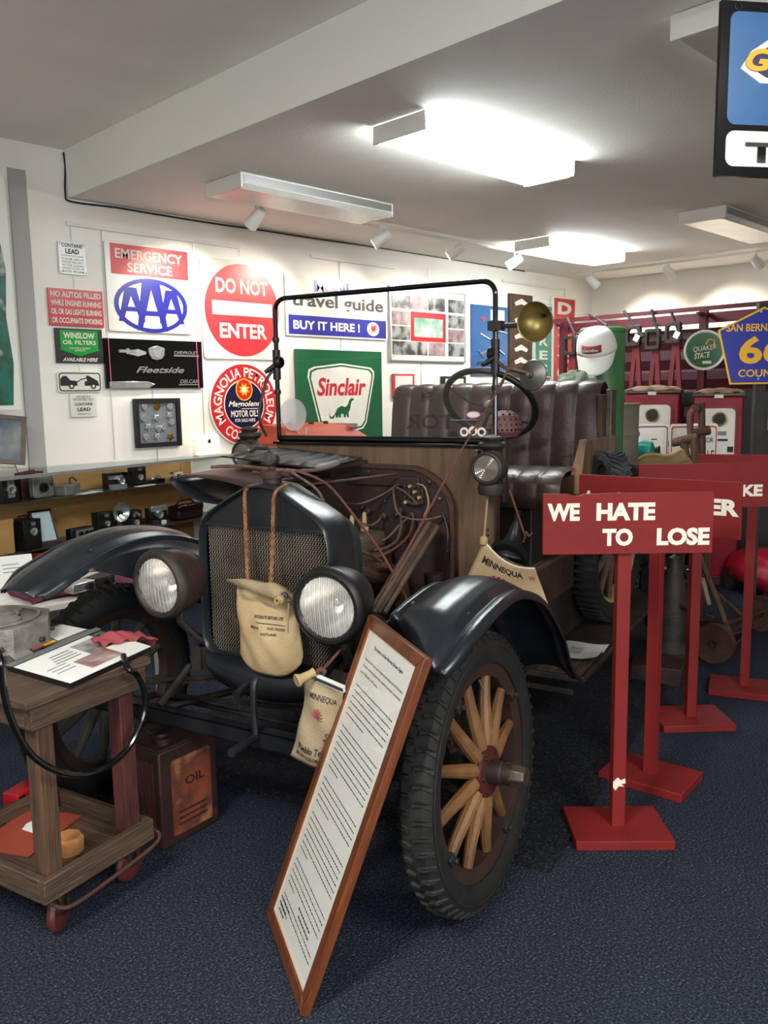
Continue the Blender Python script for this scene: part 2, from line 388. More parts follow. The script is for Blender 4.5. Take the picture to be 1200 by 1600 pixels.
for px, py, lb in ((926, 438, 'farthest white track spotlight in the room corner'), (1046, 424, 'middle white track spotlight above the hanging tools'),
                   (1182, 410, 'nearest white track spotlight over the blue county sign')):
    p = at(px, py, 0, 7.8); spotlight(7.8, p.y, (8.66, p.y-.3, 1.9), lb, 'spotlights on the far wall track', SPOT_W*1.6)
# black cable down the step and along the wall top
P = [at(99, 238, 1, WY-.01), at(102, 262, 1, WY-.01), at(102, 302, 1, WY-.01), at(112, 315, 1, WY-.01)]
for px, py in ((180, 324), (240, 334), (320, 347), (410, 360), (500, 374), (586, 386), (700, 404), (820, 424)): P.append(at(px, py, 1, WY-.01))
tag(MB().tube(smooth_path(P, 4), .006, 6).build('cable', 'black'), 'black electric cable tacked along the top of the sign wall', 'cable')
# picture rails and hanging wires
def rail(px0, py0, px1, py1, label):
    a = at(px0, py0, 1, WY-.012); b = at(px1, py1, 1, WY-.012); z = (a.z+b.z)/2
    t = MB().box(a.x, b.x, WY-.02, WY-.004, z-.012, z+.012).build('hanging_rail', 'white', smooth=False)
    tag(t, label, 'rail', 'picture rails on the sign wall')
rail(103, 349, 375, 386, 'white picture rail above the oval letter sign, left end of wall')
rail(485, 401, 617, 417, 'white picture rail above the travel guide sign')
rail(785, 440, 880, 450, 'white picture rail above the tall red vertical sign')
def wire(px, py0, py1, label='thin hanging wire on the sign wall behind the signs', cm='silver'):
    a = at(px, py0, 1, WY-.008); b = at(px, py1, 1, WY-.008)
    tag(MB().tube([a, (a.x, a.y, b.z)], .003, 5).build('wire', cm), label, 'wire', 'hanging wires on the sign wall')
WN = ['above the small white lead sign', 'left of the triple letter sign', 'between the square sign and the red round sign', 'below the black badge board, right side', 'below the badge case', 'above the red round sign', 'behind the travel guide sign', 'above the photo poster', 'below the photo poster', 'above the badge case', 'above the tall red sign']
for (px, a, b), nm_ in zip(((110, 352, 620), (158, 356, 720), (302, 375, 545), (316, 600, 690), (245, 690, 722), (374, 386, 400), (530, 405, 545), (670, 418, 440), (658, 566, 640), (238, 600, 625), (882, 450, 465)), WN): wire(px, a, b, 'thin hanging wire on the sign wall, '+nm_)

# ================================================================ SIGNS ON THE LEFT WALL
def wsign(name, label, cat, x0, y0, x1, y1, th=.012, gap=.006, group=None, mt=None, bev=0.0, radius=0, Y=WY, part='plate'):
    a = at(x0, y0, 1, Y-gap-th); b = at(x1, y1, 1, Y-gap-th)
    cx, cz = (a.x+b.x)/2, (a.z+b.z)/2; w, h = abs(b.x-a.x), abs(a.z-b.z)
    t = thing(name, label, cat, (cx, Y-gap-th, cz), group=group)
    if mt:
        if radius: MB().prism(rrect(-w/2, w/2, -h/2, h/2, radius), 0, th).build(part, mt, t, bevel=.002)
        else: MB().box(-w/2, w/2, 0, th, -h/2, h/2).build(part, mt, t, smooth=False)
    return t, w, h
def rect(t, mt, x0, x1, z0, z1, y=-.0015, name='panel', r=0):
    mb = MB()
    if r: mb.prism(rrect(x0, x1, z0, z1, r), y, 0)
    else: mb.box(x0, x1, y, 0, z0, z1)
    return mb.build(name, mt, t, smooth=False)
def lines(t, rows, mt, w, z1, z0, bold=.02, wf=.9, y=-.003):
    n = len(rows); st = (z1-z0)/n
    for i, s in enumerate(rows):
        fr = wf
        text(s, t, mt, 0, z1-st*(i+.5), st*.66, w*fr, y, bold)
t, w, h = wsign('enamel_sign', 'small white enamel sign with black lead warning, topmost on the left', 'sign', 90, 375, 136, 431, mt='whitegloss', radius=.01)
text('CONTAINS', t, 'ink', 0, h*.38, h*.12, w*.75, bold=.02); text('LEAD', t, 'ink', 0, h*.2, h*.15, w*.5, bold=.03)
lines(t, ['(TETRAETHYL) AND', 'IS TO BE USED AS', 'MOTOR FUEL ONLY', 'NOT FOR CLEANING', 'OR ANY OTHER USE', 'AVOID SPILLING'], 'ink', w, h*.1, -h*.46, 0, .8)
for sx in (-1, 1):
    for sz in (-1, 1): MB().lathe([(.008, -.004), (.008, 0)], 8, T3(sx*(w/2-.015), 0, sz*(h/2-.015)), 'Y').build('bolt', 'iron', t)
t, w, h = wsign('enamel_sign', 'red sign with four rows of white fuelling rules', 'sign', 74, 449, 163, 512, mt='red')
lines(t, ['NO AUTOS FILLED', 'WHILE ENGINES RUNNING', 'OIL OR GAS LIGHTS BURNING', 'OR OCCUPANTS SMOKING'], 'cream', w, h*.47, -h*.47, .035, .92)
t, w, h = wsign('filter_sign', 'black and green oil filter sign with white lettering', 'sign', 85, 512, 162, 568, mt='black')
MB().prism([(-w*.4, h*.45), (w*.4, h*.45), (w*.4, -h*.1), (w*.46, -h*.1), (0, -h*.3), (-w*.46, -h*.1), (-w*.4, -h*.1)], -.0015, 0).build('arrow_panel', 'brightgreen', t, smooth=False)
text('WINSLOW', t, 'cream', 0, h*.3, h*.17, w*.66, -.003, .03); text('OIL FILTERS', t, 'cream', 0, h*.1, h*.12, w*.7, -.003, .02)
text('AND REPLACEMENT\nELEMENTS', t, 'cream', 0, -h*.1, h*.12, w*.45, -.003); text('AVAILABLE HERE', t, 'cream', 0, -h*.4, h*.11, w*.75, -.003, .03, shear=.3)
t, w, h = wsign('tow_sign', 'white sign with black tow truck pulling a car', 'sign', 89, 580, 160, 613, mt='whitegloss', radius=.02)
MB().ring(rrect(-w*.47, w*.47, -h*.44, h*.44, .02), rrect(-w*.45, w*.45, -h*.39, h*.39, .016), -.0015, 0).build('border', 'black', t)
MB().prism([(-w*.44, -h*.18), (-w*.44, h*.15), (-w*.38, h*.28), (-w*.3, h*.28), (-w*.22, h*.08), (-w*.08, h*.05), (-w*.06, -h*.18)], -.0015, 0).build('car_shape', 'black', t, smooth=False)
MB().prism([(w*.1, -h*.18), (w*.1, h*.02), (w*.16, h*.04), (w*.14, h*.3), (w*.2, h*.3), (w*.4, h*.06), (w*.44, -h*.18)], -.0015, 0).build('truck_shape', 'black', t, smooth=False)
for x in (-w*.2, w*.3):
    MB().prism(ell(x, -h*.2, .018, .018, 16), -.0025, 0).build('wheel_mark', 'black', t); MB().prism(ell(x, -h*.2, .009, .009, 16), -.003, 0).build('wheel_mark', 'whitegloss', t)
MB().tube([(-w*.1, -.002, -h*.05), (w*.02, -.002, h*.12), (w*.16, -.002, h*.2)], .003, 4).build('tow_line', 'black', t)
t, w, h = wsign('enamel_sign', 'small white lead warning plate, lowest below the tow sign', 'sign', 109, 615, 152, 651, mt='whitegloss', radius=.01)
text('FOR USE AS A\nMOTOR FUEL ONLY', t, 'ink', 0, h*.3, h*.22, w*.8); text('CONTAINS', t, 'ink', 0, h*.05, h*.12, w*.68, bold=.02); text('LEAD', t, 'ink', 0, -h*.17, h*.15, w*.5, bold=.03); text('(TETRAETHYL)', t, 'ink', 0, -h*.38, h*.08, w*.5)
# emergency service
t, w, h = wsign('road_service_sign', 'white square sign with blue letters in an oval and red header', 'sign', 162, 374, 303, 523, mt='whitegloss', radius=.02)
rect(t, 'redpale', -w*.44, w*.46, h*.14, h*.5-.015)
text('EMERGENCY', t, 'cream', 0, h*.37, h*.11, w*.78, -.003, .022); text('SERVICE', t, 'cream', 0, h*.225, h*.11, w*.52, -.003, .022)
R0, R1 = w*.43, h*.31; cz = -h*.19
MB().ring(ell(0, cz, R0, R1, 48), ell(0, cz, R0*.88, R1*.85, 48), -.002, 0).build('oval_ring', 'blue', t)
def letterA(cx, zt, zb, wt, wb, st, lift=0):
    mb = MB()
    for s in (-1, 1): mb.prism([(cx, zt), (cx+s*wt/2, zt), (cx+s*wb/2, zb), (cx+s*(wb/2-st), zb), (cx, zt-st*1.6)][::s], -.0025-.0004*lift, 0)
    zm = zb+(zt-zb)*.3; mb.box(cx-wb*.26, cx+wb*.26, -.0027-.0004*lift, 0, zm, zm+st*.9); return mb
letterA(0, cz+R1*.93, cz-R1*.93, w*.2, w*.36, w*.055, 1).build('letter', 'blue', t, smooth=False)
for s in (-1, 1): letterA(s*w*.235, cz+R1*.62, cz-R1*.62, w*.13, w*.3, w*.05).build('letter', 'blue', t, smooth=False)
# badge board
t, w, h = wsign('badge_board', 'black board carrying chrome car name badges', 'display board', 162, 528, 318, 606, th=.02, mt='blackgloss')
MB().prism([(-w*.28, h*.25), (-w*.18, h*.3), (-w*.05+.0-w*.13, h*.3), (-w*.1, h*.25), (-w*.1, h*.2), (-w*.18, h*.15), (-w*.28, h*.2)], -.006, 0).build('badge', 'silver', t)
bw = MB().prism([(-w*.36, h*.28), (-w*.3, h*.28), (-w*.29, h*.31), (-w*.27, h*.31), (-w*.26, h*.28), (-w*.2, h*.28), (-w*.2, h*.22), (-w*.26, h*.22), (-w*.27, h*.19), (-w*.29, h*.19), (-w*.3, h*.22), (-w*.36, h*.22)], -.008, 0).build('bow_badge', 'chrome', t)
MB().prism([(-w*.07, h*.33), (w*.01-.0, h*.38), (w*.05, h*.36), (w*.09, h*.33), (w*.085, h*.18), (w*.05, h*.1), (0, h*.08), (-w*.045, h*.1), (-w*.07, h*.2)], -.012, 0).build('crest_badge', 'chrome', t, bevel=.003)
MB().prism([(-w*.03, h*.29), (w*.05, h*.29), (w*.04, h*.16), (w*.01, h*.12), (-w*.02, h*.16)], -.016, 0).build('crest_centre', 'silver', t)
text('CHEVROLET', t, 'chrome', w*.32, h*.25, h*.07, w*.26, -.006, .02); rect(t, 'chrome', w*.19, w*.46, h*.17, h*.2, -.005, 'badge_bar')
text('Fleetside', t, 'chrome', w*.04, -h*.12, h*.13, w*.5, -.006, .02, shear=.4); text('DELCAR', t, 'chrome', w*.34, -h*.36, h*.08, w*.2, -.006, .02, shear=.2); rect(t, 'chrome', w*.23, w*.45, -h*.44, -h*.42, -.005, 'badge_bar')
MB().prism([(-w*.47, -h*.36), (-w*.1, -h*.36), (-w*.02, -h*.42), (-w*.1, -h*.5), (-w*.47, -h*.5)], -.012, 0).build('trim_spear', 'chrome', t, bevel=.003)
for x in (-w*.46, w*.44): MB().tube([(x-.003, -.008, h*.5), (x, -.008, -h*.5)], .0035, 6).build('pink_cord', mat('pink', rgb(226, 90, 130)) if 'pink' not in MATS else 'pink', t)
# do not enter
t, w, h = wsign('do_not_enter_sign', 'large white square road sign with faded red disc', 'sign', 312, 400, 441, 563, mt='whitegloss', radius=.03)
MB().prism(ell(0, 0, w*.47, h*.47, 64), -.0015, 0).build('red_disc', 'redpale', t)
rect(t, 'whitegloss', -w*.38, w*.38, -h*.055, h*.085, -.003, 'white_bar')
text('DO NOT', t, 'cream', 0, h*.24, h*.15, w*.66, -.003, .03); text('ENTER', t, 'cream', 0, -h*.21, h*.15, w*.6, -.003, .03)
# round oil sign
a = at(382, 632, 1, WY-.02); R = (at(435, 632, 1, WY-.02)-at(330, 632, 1, WY-.02)).length/2
t = thing('round_oil_sign', 'round red, white and blue motor oil sign with a flower', 'sign', (a.x, WY-.02, a.z))
MB().lathe([(0, .014), (R, .014), (R, 0), (0, 0)], 64, None, 'Y').build('plate', 'whitegloss', t)
MB().ring(ell(0, 0, R*.97, R*.97, 64), ell(0, 0, R*.6, R*.6, 64), -.0015, 0).build('red_ring', 'red', t)
MB().prism(ell(0, 0, R*.57, R*.57, 48), -.002, 0).build('blue_disc', 'navy2', t)
MB().prism(ell(0, R*.36, R*.24, R*.26, 32), -.003, 0).build('red_spot', 'red', t); MB().ring(ell(0, R*.36, R*.25, R*.27, 32), ell(0, R*.36, R*.22, R*.24, 32), -.0035, 0).build('spot_ring', 'yellow', t)
fl = [(((.17 if i % 2 else .1)*R)*math.cos(i*PI/8), R*.36+((.17 if i % 2 else .1)*R)*math.sin(i*PI/8)) for i in range(16)]
MB().prism(fl, -.004, 0).build('flower', 'yellow', t); MB().prism(ell(0, R*.36, R*.07, R*.07, 12), -.005, 0).build('flower_centre', 'cream', t)
text('MAGNOLIA PETROLEUM', t, 'cream', 0, 0, R*.24, R*.78*4.3, -.003, .02, curve=(R*.78, 1)); text('COMPANY', t, 'cream', 0, 0, R*.24, R*.78*1.55, -.003, .02, curve=(R*.78, -1))
text('Magnolene', t, 'cream', 0, 0, R*.17, R*.95, -.004, .02, shear=.3); rect(t, 'cream', -R*.1, R*.42, -R*.11, -R*.095, -.004, 'underline')
text('MOTOR OILS', t, 'cream', 0, -R*.22, R*.16, R*.82, -.004, .02); text('FOR SALE HERE', t, 'cream', 0, -R*.38, R*.08, R*.6, -.004, .01)
# framed badge case
t, w, h = wsign('badge_case', 'black shadow box frame holding police star badges', 'picture frame', 210, 623, 285, 696, th=.03)
MB().ring(rrect(-w/2, w/2, -h/2, h/2, .002, 2), rrect(-w/2+.03, w/2-.03, -h/2+.03, h/2-.03, .002, 2), 0, .03).build('frame', 'black', t, smooth=False)
MB().box(-w/2+.02, w/2-.02, .018, .026, -h/2+.02, h/2-.02).build('backing', mat('feltgrey', rgb(112, 118, 124), rough=.9), t)
for i, (bx, bz, k, g) in enumerate(((-.28, .32, 0, 0), (0, .34, 1, 1), (.28, .33, 1, 0), (-.3, .1, 1, 0), (-.03, .1, 2, 0), (.26, .14, 2, 0), (-.22, -.08, 2, 0), (.12, -.1, 1, 0), (.3, 0, 1, 0), (-.03, -.28, 2, 0), (.26, -.3, 2, 1), (-.28, -.3, 0, 0), (0, -.14, 0, 0))):
    r = w*.085
    if k == 2: P = [((r if q % 2 else r*.5)*math.cos(q*PI/5+PI/10*9), (r if q % 2 else r*.5)*math.sin(q*PI/5+PI/10*9)) for q in range(10)]
    elif k == 1: P = ell(0, 0, r*.8, r*.8, 12)
    else: P = [(-r*.7, r*.7), (0, r*.9), (r*.7, r*.7), (r*.6, -.2*r), (0, -r*.9), (-r*.6, -.2*r)]
    o = MB().prism([(x+bx*w, z+bz*h) for x, z in P], .006, .018).build('badge', 'gold' if g else 'chrome', t, bevel=.002)
# lit box on the counter
# travel guide sign
t, w, h = wsign('travel_guide_sign', 'white enamel travel guide sign with dark blue lower band', 'sign', 445, 428, 606, 532, mt='whitegloss', radius=.01)
text('Mobil', t, 'blue', -w*.07, h*.36, h*.2, w*.33, -.003, .03); MB().ring(ell(-w*.085, h*.33, w*.043, h*.075, 24), ell(-w*.085, h*.33, w*.023, h*.04, 24), -.005, 0).build('red_letter', 'red', t)
text('travel guide', t, 'ink', 0, h*.08, h*.28, w*.9, -.003, .02)
rect(t, 'blue', -w*.48, w*.48, -h*.47, -h*.15, -.0015); text('BUY IT HERE !', t, 'cream', -w*.12, -h*.31, h*.15, w*.64, -.003, .03)
MB().prism(ell(w*.34, -h*.31, w*.065, h*.125, 28), -.003, 0).build('white_disc', 'whitegloss', t)
MB().prism([(w*.34+x*w*.05, -h*.31+z*h*.1) for x, z in ((-.7, .1), (-.3, .2), (-.6, .8), (0, .4), (.3, .7), (.8, .5), (.4, .2), (.9, -.2), (.3, -.1), (.4, -.7), (.05, -.3), (-.4, -.7), (-.3, -.1))], -.0045, 0).build('red_horse', 'red', t, smooth=False)
# dinosaur sign
t, w, h = wsign('dinosaur_sign', 'green gasoline sign with white shield and dinosaur', 'sign', 463, 545, 598, 684, th=.03, mt='green')
sh = [(-.36, .27), (-.3, .3), (0, .34), (.34, .3), (.38, .26), (.38, .2), (.28, -.3), (.24, -.36), (.05, -.4), (-.02, -.4), (-.22, -.33), (-.26, -.28), (-.37, .2)]
def scl(P, k, cx=0, cz=-.02): return [((x-cx)*k+cx, (z-cz)*k+cz) for x, z in P]
MB().prism([(x*w, z*h) for x, z in scl(sh, 1.05)], -.002, 0).build('shield_border', 'whitegloss', t, smooth=False)
MB().prism([(x*w, z*h) for x, z in scl(sh, 1.0)], -.003, 0).build('shield_line', 'green', t, smooth=False)
MB().prism([(x*w, z*h) for x, z in scl(sh, .95)], -.004, 0).build('shield', 'whitegloss', t, smooth=False)
text('Sinclair', t, 'red', 0, h*.1, h*.2, w*.58, -.0055, .03, shear=.2)
dino = [(-.16, -.16), (-.145, -.2), (-.12, -.205), (-.09, -.17), (-.06, -.11), (-.01, -.085), (.03, -.1), (.06, -.08), (.085, -.02), (.11, -.0), (.14, -.01), (.135, -.025), (.115, -.03), (.1, -.07), (.09, -.13), (.07, -.16), (.075, -.215), (.055, -.215), (.045, -.17), (.035, -.215), (.015, -.215), (.01, -.175), (-.02, -.175), (-.025, -.215), (-.045, -.215), (-.05, -.18), (-.06, -.215), (-.08, -.215), (-.085, -.18), (-.11, -.225), (-.15, -.22)]
MB().prism([(x*w, z*h-.02) for x, z in dino], -.0055, 0).build('dinosaur', 'green', t, smooth=False)
# photo poster
t, w, h = wsign('photo_poster', 'large poster with rows of old car photographs', 'poster', 608, 445, 727, 567, mt='whitegloss')
MB().ring([(-w/2, -h/2), (w/2, -h/2), (w/2, h/2), (-w/2, h/2)], [(-w/2+.012, -h/2+.012), (w/2-.012, -h/2+.012), (w/2-.012, h/2-.012), (-w/2+.012, h/2-.012)], -.006, 0).build('frame', 'silver', t, smooth=False)
k = 0
for i, x in enumerate((-.36, -.14, .1, .37)):
    for j, z in enumerate((.3, .08, -.12, -.32)):
        if i in (1, 2) and j in (1, 2): continue
        MB().box((x-.11)*w, (x+.11)*w, -.003, 0, (z-.09)*h, (z+.09)*h).build('photograph', ('photo', 'photopink', 'photo')[k % 3], t, smooth=False); k += 1
rect(t, 'red', -w*.24, w*.22, -h*.22, h*.18, -.003, 'red_mount'); rect(t, 'photogreen', -w*.2, w*.18, -h*.16, h*.1, -.0045, 'centre_photograph')
# small frames
t, w, h = wsign('picture_frame', 'small red framed picture on the wall left of the seat back', 'picture frame', 614, 584, 648, 622, th=.015, mt='redpale')
rect(t, 'whitegloss', -w*.4, w*.4, -h*.42, h*.42); rect(t, 'photopink', -w*.2, w*.2, -h*.25, h*.05, -.003, 'print')
t, w, h = wsign('picture_frame', 'small black and white framed picture behind the steering wheel', 'picture frame', 690, 588, 728, 612, th=.015, mt='black')
rect(t, 'whitegloss', -w*.35, w*.4, -h*.42, h*.35)
# blue board
t, w, h = wsign('badge_board', 'blue board with silver script car badges', 'display board', 738, 475, 793, 586, th=.02, mt='skyblue')
rect(t, 'whitegloss', 0, w*.4, h*.3, h*.45)
for x0, z0, x1, z1 in ((-.3, .1, .1, -.02), (-.05, -.1, .15, -.25), (-.35, -.15, -.2, -.25), (-.3, -.2, 0, -.12), (.15, -.1, .4, -.2), (.2, .15, .45, .12)): MB().tube([(x0*w, -.006, z0*h), (x1*w, -.006, z1*h)], .008, 6).build('badge', 'chrome', t)
text('Plymouth', t, 'navy', 0, -h*.35, h*.08, w*.8, -.003, .02, shear=.3); MB().prism(ell(-w*.2, h*.3, .03, .02, 12), -.004, 0).build('badge', 'redpale', t)
# tall brown board
t, w, h = wsign('tall_board', 'tall brown carved board with pale painted shapes', 'sign', 797, 458, 831, 590, th=.03, mt='oldwoodz')
for z in (.4, .2, 0, -.15, -.3): MB().prism([(-w*.3, z*h), (0, z*h+h*.05), (w*.3, z*h), (w*.25, z*h-h*.04), (0, z*h-h*.015), (-w*.25, z*h-h*.04)], -.003, 0).build('painted_shape', 'cream', t, smooth=False)
t, w, h = wsign('tires_sign', 'green vertical sign with white border, behind the brass lamp', 'sign', 835, 472, 863, 590, th=.02, mt='whitegloss')
rect(t, 'teal', -w*.42, w*.42, -h*.48, h*.46)
for i, c in enumerate('TIRES'): text(c, t, 'cream', 0, h*.36-i*h*.185, h*.12, w*.45, -.003, .03)
t, w, h = wsign('tall_red_sign', 'tall red vertical sign with white letters, nearest the corner', 'sign', 864, 462, 898, 600, th=.03, mt='whitegloss', radius=.01)
rect(t, 'red', -w*.44, w*.44, -h*.48, h*.48)
for i, c in enumerate('Dayto'): text(c, t, 'cream', 0, h*.37-i*h*.185, h*.14, w*.6, -.003, .05)
# mural at far left
t, w, h = wsign('painting', 'large green painted landscape on the wall, far left edge', 'painting', -60, 262, 34, 640, th=.03, Y=WY-.1, mt='white', part='canvas')
P = [(-w*.46, -h*.48), (w*.3, -h*.48), (w*.38, -h*.3), (w*.28, -h*.1), (w*.36, h*.1), (w*.24, h*.25), (w*.3, h*.4), (w*.15, h*.48), (-w*.46, h*.48)]
MB().prism(P, -.003, 0).build('picture', 'mural', t, smooth=False)

# ================================================================ DISPLAY CASE ALONG THE SIGN WALL
CZ = 1.02
A0 = at(-60, 754, 2, CZ); B0 = at(372, 710, 2, CZ); B0 = A0+(B0-A0)*1.12
cu_ = (B0-A0).normalized(); cn = V((cu_.y, -cu_.x, 0))          # outward (towards the room)
cL = (B0-A0).length
CMAT = MX(((cu_.x, -cn.x, 0, A0.x), (cu_.y, -cn.y, 0, A0.y), (0, 0, 1, 0), (0, 0, 0, 1)))     # x along the front, y to the wall, z up
CMATI = CMAT.inverted()
case = thing('display_case', 'long glass topped display case with plywood back, full of old cameras', 'display case', M=CMAT)
wl = lambda x: (WY-.005-(CMAT @ V((x, 0, 0))).y)/CMAT[1][1]      # depth to the wall
D0, D1 = wl(0), wl(cL)
def slab(mb, z0, z1, f=0.0): return mb.hexa([(0, f, z0), (cL, f, z0), (cL, D1, z0), (0, D0, z0)], [(0, f, z1), (cL, f, z1), (cL, D1, z1), (0, D0, z1)])
slab(MB(), CZ-.008, CZ).build('glass_top', 'casetop', case, smooth=False)
MB().box(0, cL, -.012, .004, CZ-.012, CZ+.006).build('top_edge_strip', 'silver', case, smooth=False)
MB().box(0, cL, 0, .004, .3, CZ-.012).build('front_glass', 'casefront', case, smooth=False)
for i in range(4):
    x0 = cL*i/4; x1 = cL*(i+1)/4-.006; yb = .24
    MB().box(x0, x1, yb, yb+.012, .28, CZ-.02).build('plywood_panel', 'plywood', case, smooth=False)
def cz_at(px, py, y=0.): # point on the plane y=const of the case
    p = hit(px, py, CMAT @ V((0, y, 0)), cn); return CMATI @ p
s1 = cz_at(160, 768, .03).z; s2 = cz_at(160, 838, .03).z
SH1, SH2 = s1, s2
for z in (SH1, SH2): MB().box(0, cL, .015, .24, z-.008, z).build('shelf', mat('shelfglass', rgb(70, 66, 56), rough=.3) if 'shelfglass' not in MATS else 'shelfglass', case, smooth=False)
MB().box(0, cL, .02, .24, .25, .28).build('base', 'darkrust', case, smooth=False)
def ci(name, label, cat, px, shelf, y=.1, rz=0, grp=None, bx=None, dz=0):
    """an item standing on a shelf of the case"""
    p = hit(px, 780 if shelf == SH1 else 840, CMAT @ V((0, y, 0)), cn); q = CMATI @ p
    # solve along the shelf
    M = CMAT @ T3(q.x, y, shelf+dz) @ RZ(rz)
    return thing(name, label, cat, M=M, group=grp)
G1 = 'old cameras on the upper shelf of the display case'; G2 = 'old cameras on the lower shelf of the display case'
def boxcam(t, w, d, h, body='black', face='black', lens=.4, lz=.55, strap=False):
    MB().box(-w/2, w/2, -d/2, d/2, 0, h).build('body', body, t, bevel=.003)
    MB().box(-w*.42, w*.42, -d/2-.004, -d/2, h*.08, h*.92).build('face_plate', face, t, bevel=.001)
    r = w*lens*.5
    MB().lathe([(r*1.2, -d/2-.003), (r*1.2, -d/2-.014), (r*.8, -d/2-.016), (r*.7, -d/2-.008), (0, -d/2-.008)], 20, T3(0, 0, h*lz), 'Y').build('lens', 'chrome' if face == 'black' else 'black', t)
    MB().box(-w*.12, w*.12, -d/2-.008, -d/2, h*.8, h*.93).build('viewfinder', 'lensclear', t)
    if strap: MB().tube([(-w*.35, 0, h), (-w*.25, 0, h+.02), (w*.25, 0, h+.02), (w*.35, 0, h)], .004, 6).build('handle', 'black', t)
t = ci('box_camera', 'black upright box camera with silver face, leftmost on the upper shelf', 'camera', 9, SH1, grp=G1); boxcam(t, .1, .1, .135, 'black', 'black', .45)
MB().box(-.02, .02, -.058, -.05, .03, .125).build('silver_strip', 'silver', t)
t = ci('folding_camera', 'grey instant camera with round lens in front of its open maroon case', 'camera', 66, SH1, .09, .1, G1)
MB().prism(rrect(-.075, .075, .005, .125, .02), -.02, .015).build('body', 'castalu', t, bevel=.003); MB().lathe([(.028, -.02), (.026, -.036), (.016, -.036), (.014, -.026), (0, -.026)], 20, T3(-.005, 0, .062), 'Y').build('lens', 'black', t)
MB().prism(ell(.055, .075, .006, .006, 10), -.023, -.02).build('button', 'black', t); MB().box(-.04, .03, -.024, -.02, .112, .12).build('top_trim', 'silver', t)
t = ci('camera_case', 'open maroon leather camera case behind the grey instant camera', 'case', 48, SH1, .15, .5)
MB().box(-.1, .07, -.003, .003, 0, .16).build('lid', 'redwood', t); MB().box(.07, .076, -.05, .05, 0, .15).build('side', 'redwood', t); MB().box(-.07, .07, .03, .05, 0, .15).build('body', 'redwood', t)
t = ci('movie_camera', 'flat silver grey movie camera lying on its side, upper shelf', 'camera', 105, SH1, .12, .35, G1)
MB().box(-.09, .07, -.05, .05, 0, .06).build('body', 'castalu', t, bevel=.004); MB().lathe([(.022, 0), (.022, .045), (.014, .05), (.014, .03), (0, .03)], 18, T3(.07, 0, .035) @ RY(PI/2)).build('lens', 'chrome', t)
MB().tube([(.04, 0, .06), (.07, .02, .085), (.12, .03, .09), (.13, .01, .065)], .005, 6).build('grip_strap', 'black', t)
t = ci('paper_note', 'white card beside the silver movie camera on the upper shelf', 'card', 140, SH1, .05, .2); MB().box(-.09, .09, -.03, .03, 0, .003).build('card', 'paper', t)
t = ci('paper_note', 'small green slip lying behind the white card, upper shelf', 'card', 150, SH1, .13, .4); MB().box(-.05, .05, -.03, .03, .0, .003).build('card', mat('slipgreen', rgb(110, 150, 120), rough=.8), t)
t = ci('folding_camera', 'silver and black folding camera with bellows, middle of the upper shelf', 'camera', 185, SH1, .1, -.1, G1)
MB().box(-.09, .02, -.03, .03, 0, .1).build('body', 'black', t, bevel=.003); MB().box(-.085, .015, -.04, -.03, .06, .085).build('top_plate', 'silver', t); MB().box(-.085, .03, -.055, -.03, .0, .03).build('bed', 'silver', t)
MB().lathe([(.024, -.06), (.024, -.045), (.012, -.045), (.012, -.055), (0, -.055)], 18, T3(-.005, 0, .052), 'Y').build('lens', 'chrome', t)
for k in range(5): MB().box(.03+k*.014, .04+k*.014, -.035, .03, .01, .1-k*.002).build('bellows_fold', 'black', t)
t = ci('folding_camera', 'black folding camera with small chrome lens, right of the bellows camera', 'camera', 216, SH1, .12, -.1, G1); boxcam(t, .1, .06, .12, 'black', 'black', .34, .45)
t = ci('paper_note', 'white card below the black folding camera on the upper shelf', 'card', 228, SH1, .04, .1); MB().box(-.08, .08, -.02, .02, 0, .003).build('card', 'paper', t)
t = ci('folding_camera', 'cream folding camera with a square bellows front, right end of the upper shelf', 'camera', 268, SH1, .1, 0, G1)
MB().box(-.11, .03, -.03, .03, .03, .05).build('body', 'tarp', t, bevel=.003); MB().ring([(.0, .0), (.07, .0), (.07, .06), (.0, .06)], [(.014, .012), (.056, .012), (.056, .048), (.014, .048)], -.05, -.03).build('front_standard', 'cream', t); MB().box(.0, .07, -.03, .0, .0, .06).build('bellows', 'black', t)
t = ci('folding_camera', 'flat black folding camera lying down left of the cream one', 'camera', 240, SH1, .14, .1, G1); MB().box(-.1, .09, -.03, .03, 0, .025).build('body', 'black', t, bevel=.004); MB().lathe([(.02, 0), (.018, .012), (0, .012)], 14, T3(0, 0, .025)).build('dial', 'silver', t)
# lower shelf
t = ci('storage_box', 'brown cardboard box at the far left of the lower shelf', 'box', 0, SH2, .06, 0); MB().box(-.12, .06, -.04, .08, 0, .19).build('body', 'plywood', t, bevel=.003); MB().box(-.12, .06, -.042, .082, .17, .192).build('lid', 'plywood', t)
t = ci('box_camera', 'large black box camera with carrying handle, lower shelf left', 'camera', 38, SH2, .08, .2, G2); boxcam(t, .13, .13, .17, 'black', 'black', .3, .6, True)
t = ci('card_holder', 'dark easel holding a pale written card on the lower shelf', 'card holder', 75, SH2, .06, -.1)
M = T3(0, 0, .015) @ RX(-.35); MB().box(-.07, .07, 0, .012, 0, .2).build('easel_board', 'black', t, M=M); MB().box(-.055, .055, -.004, 0, .012, .185).build('card', mat('cardblue', rgb(196, 208, 212), rough=.7), t, M=M); MB().box(-.07, .07, -.03, .05, 0, .015).build('foot', 'redwood', t)
t = ci('stereo_camera', 'low wide black and silver stereo camera, lower shelf', 'camera', 125, SH2, .08, .05, G2)
MB().box(-.085, .085, -.025, .025, 0, .07).build('body', 'black', t, bevel=.006); MB().box(-.05, .08, -.03, -.025, .01, .06).build('front_plate', 'silver', t)
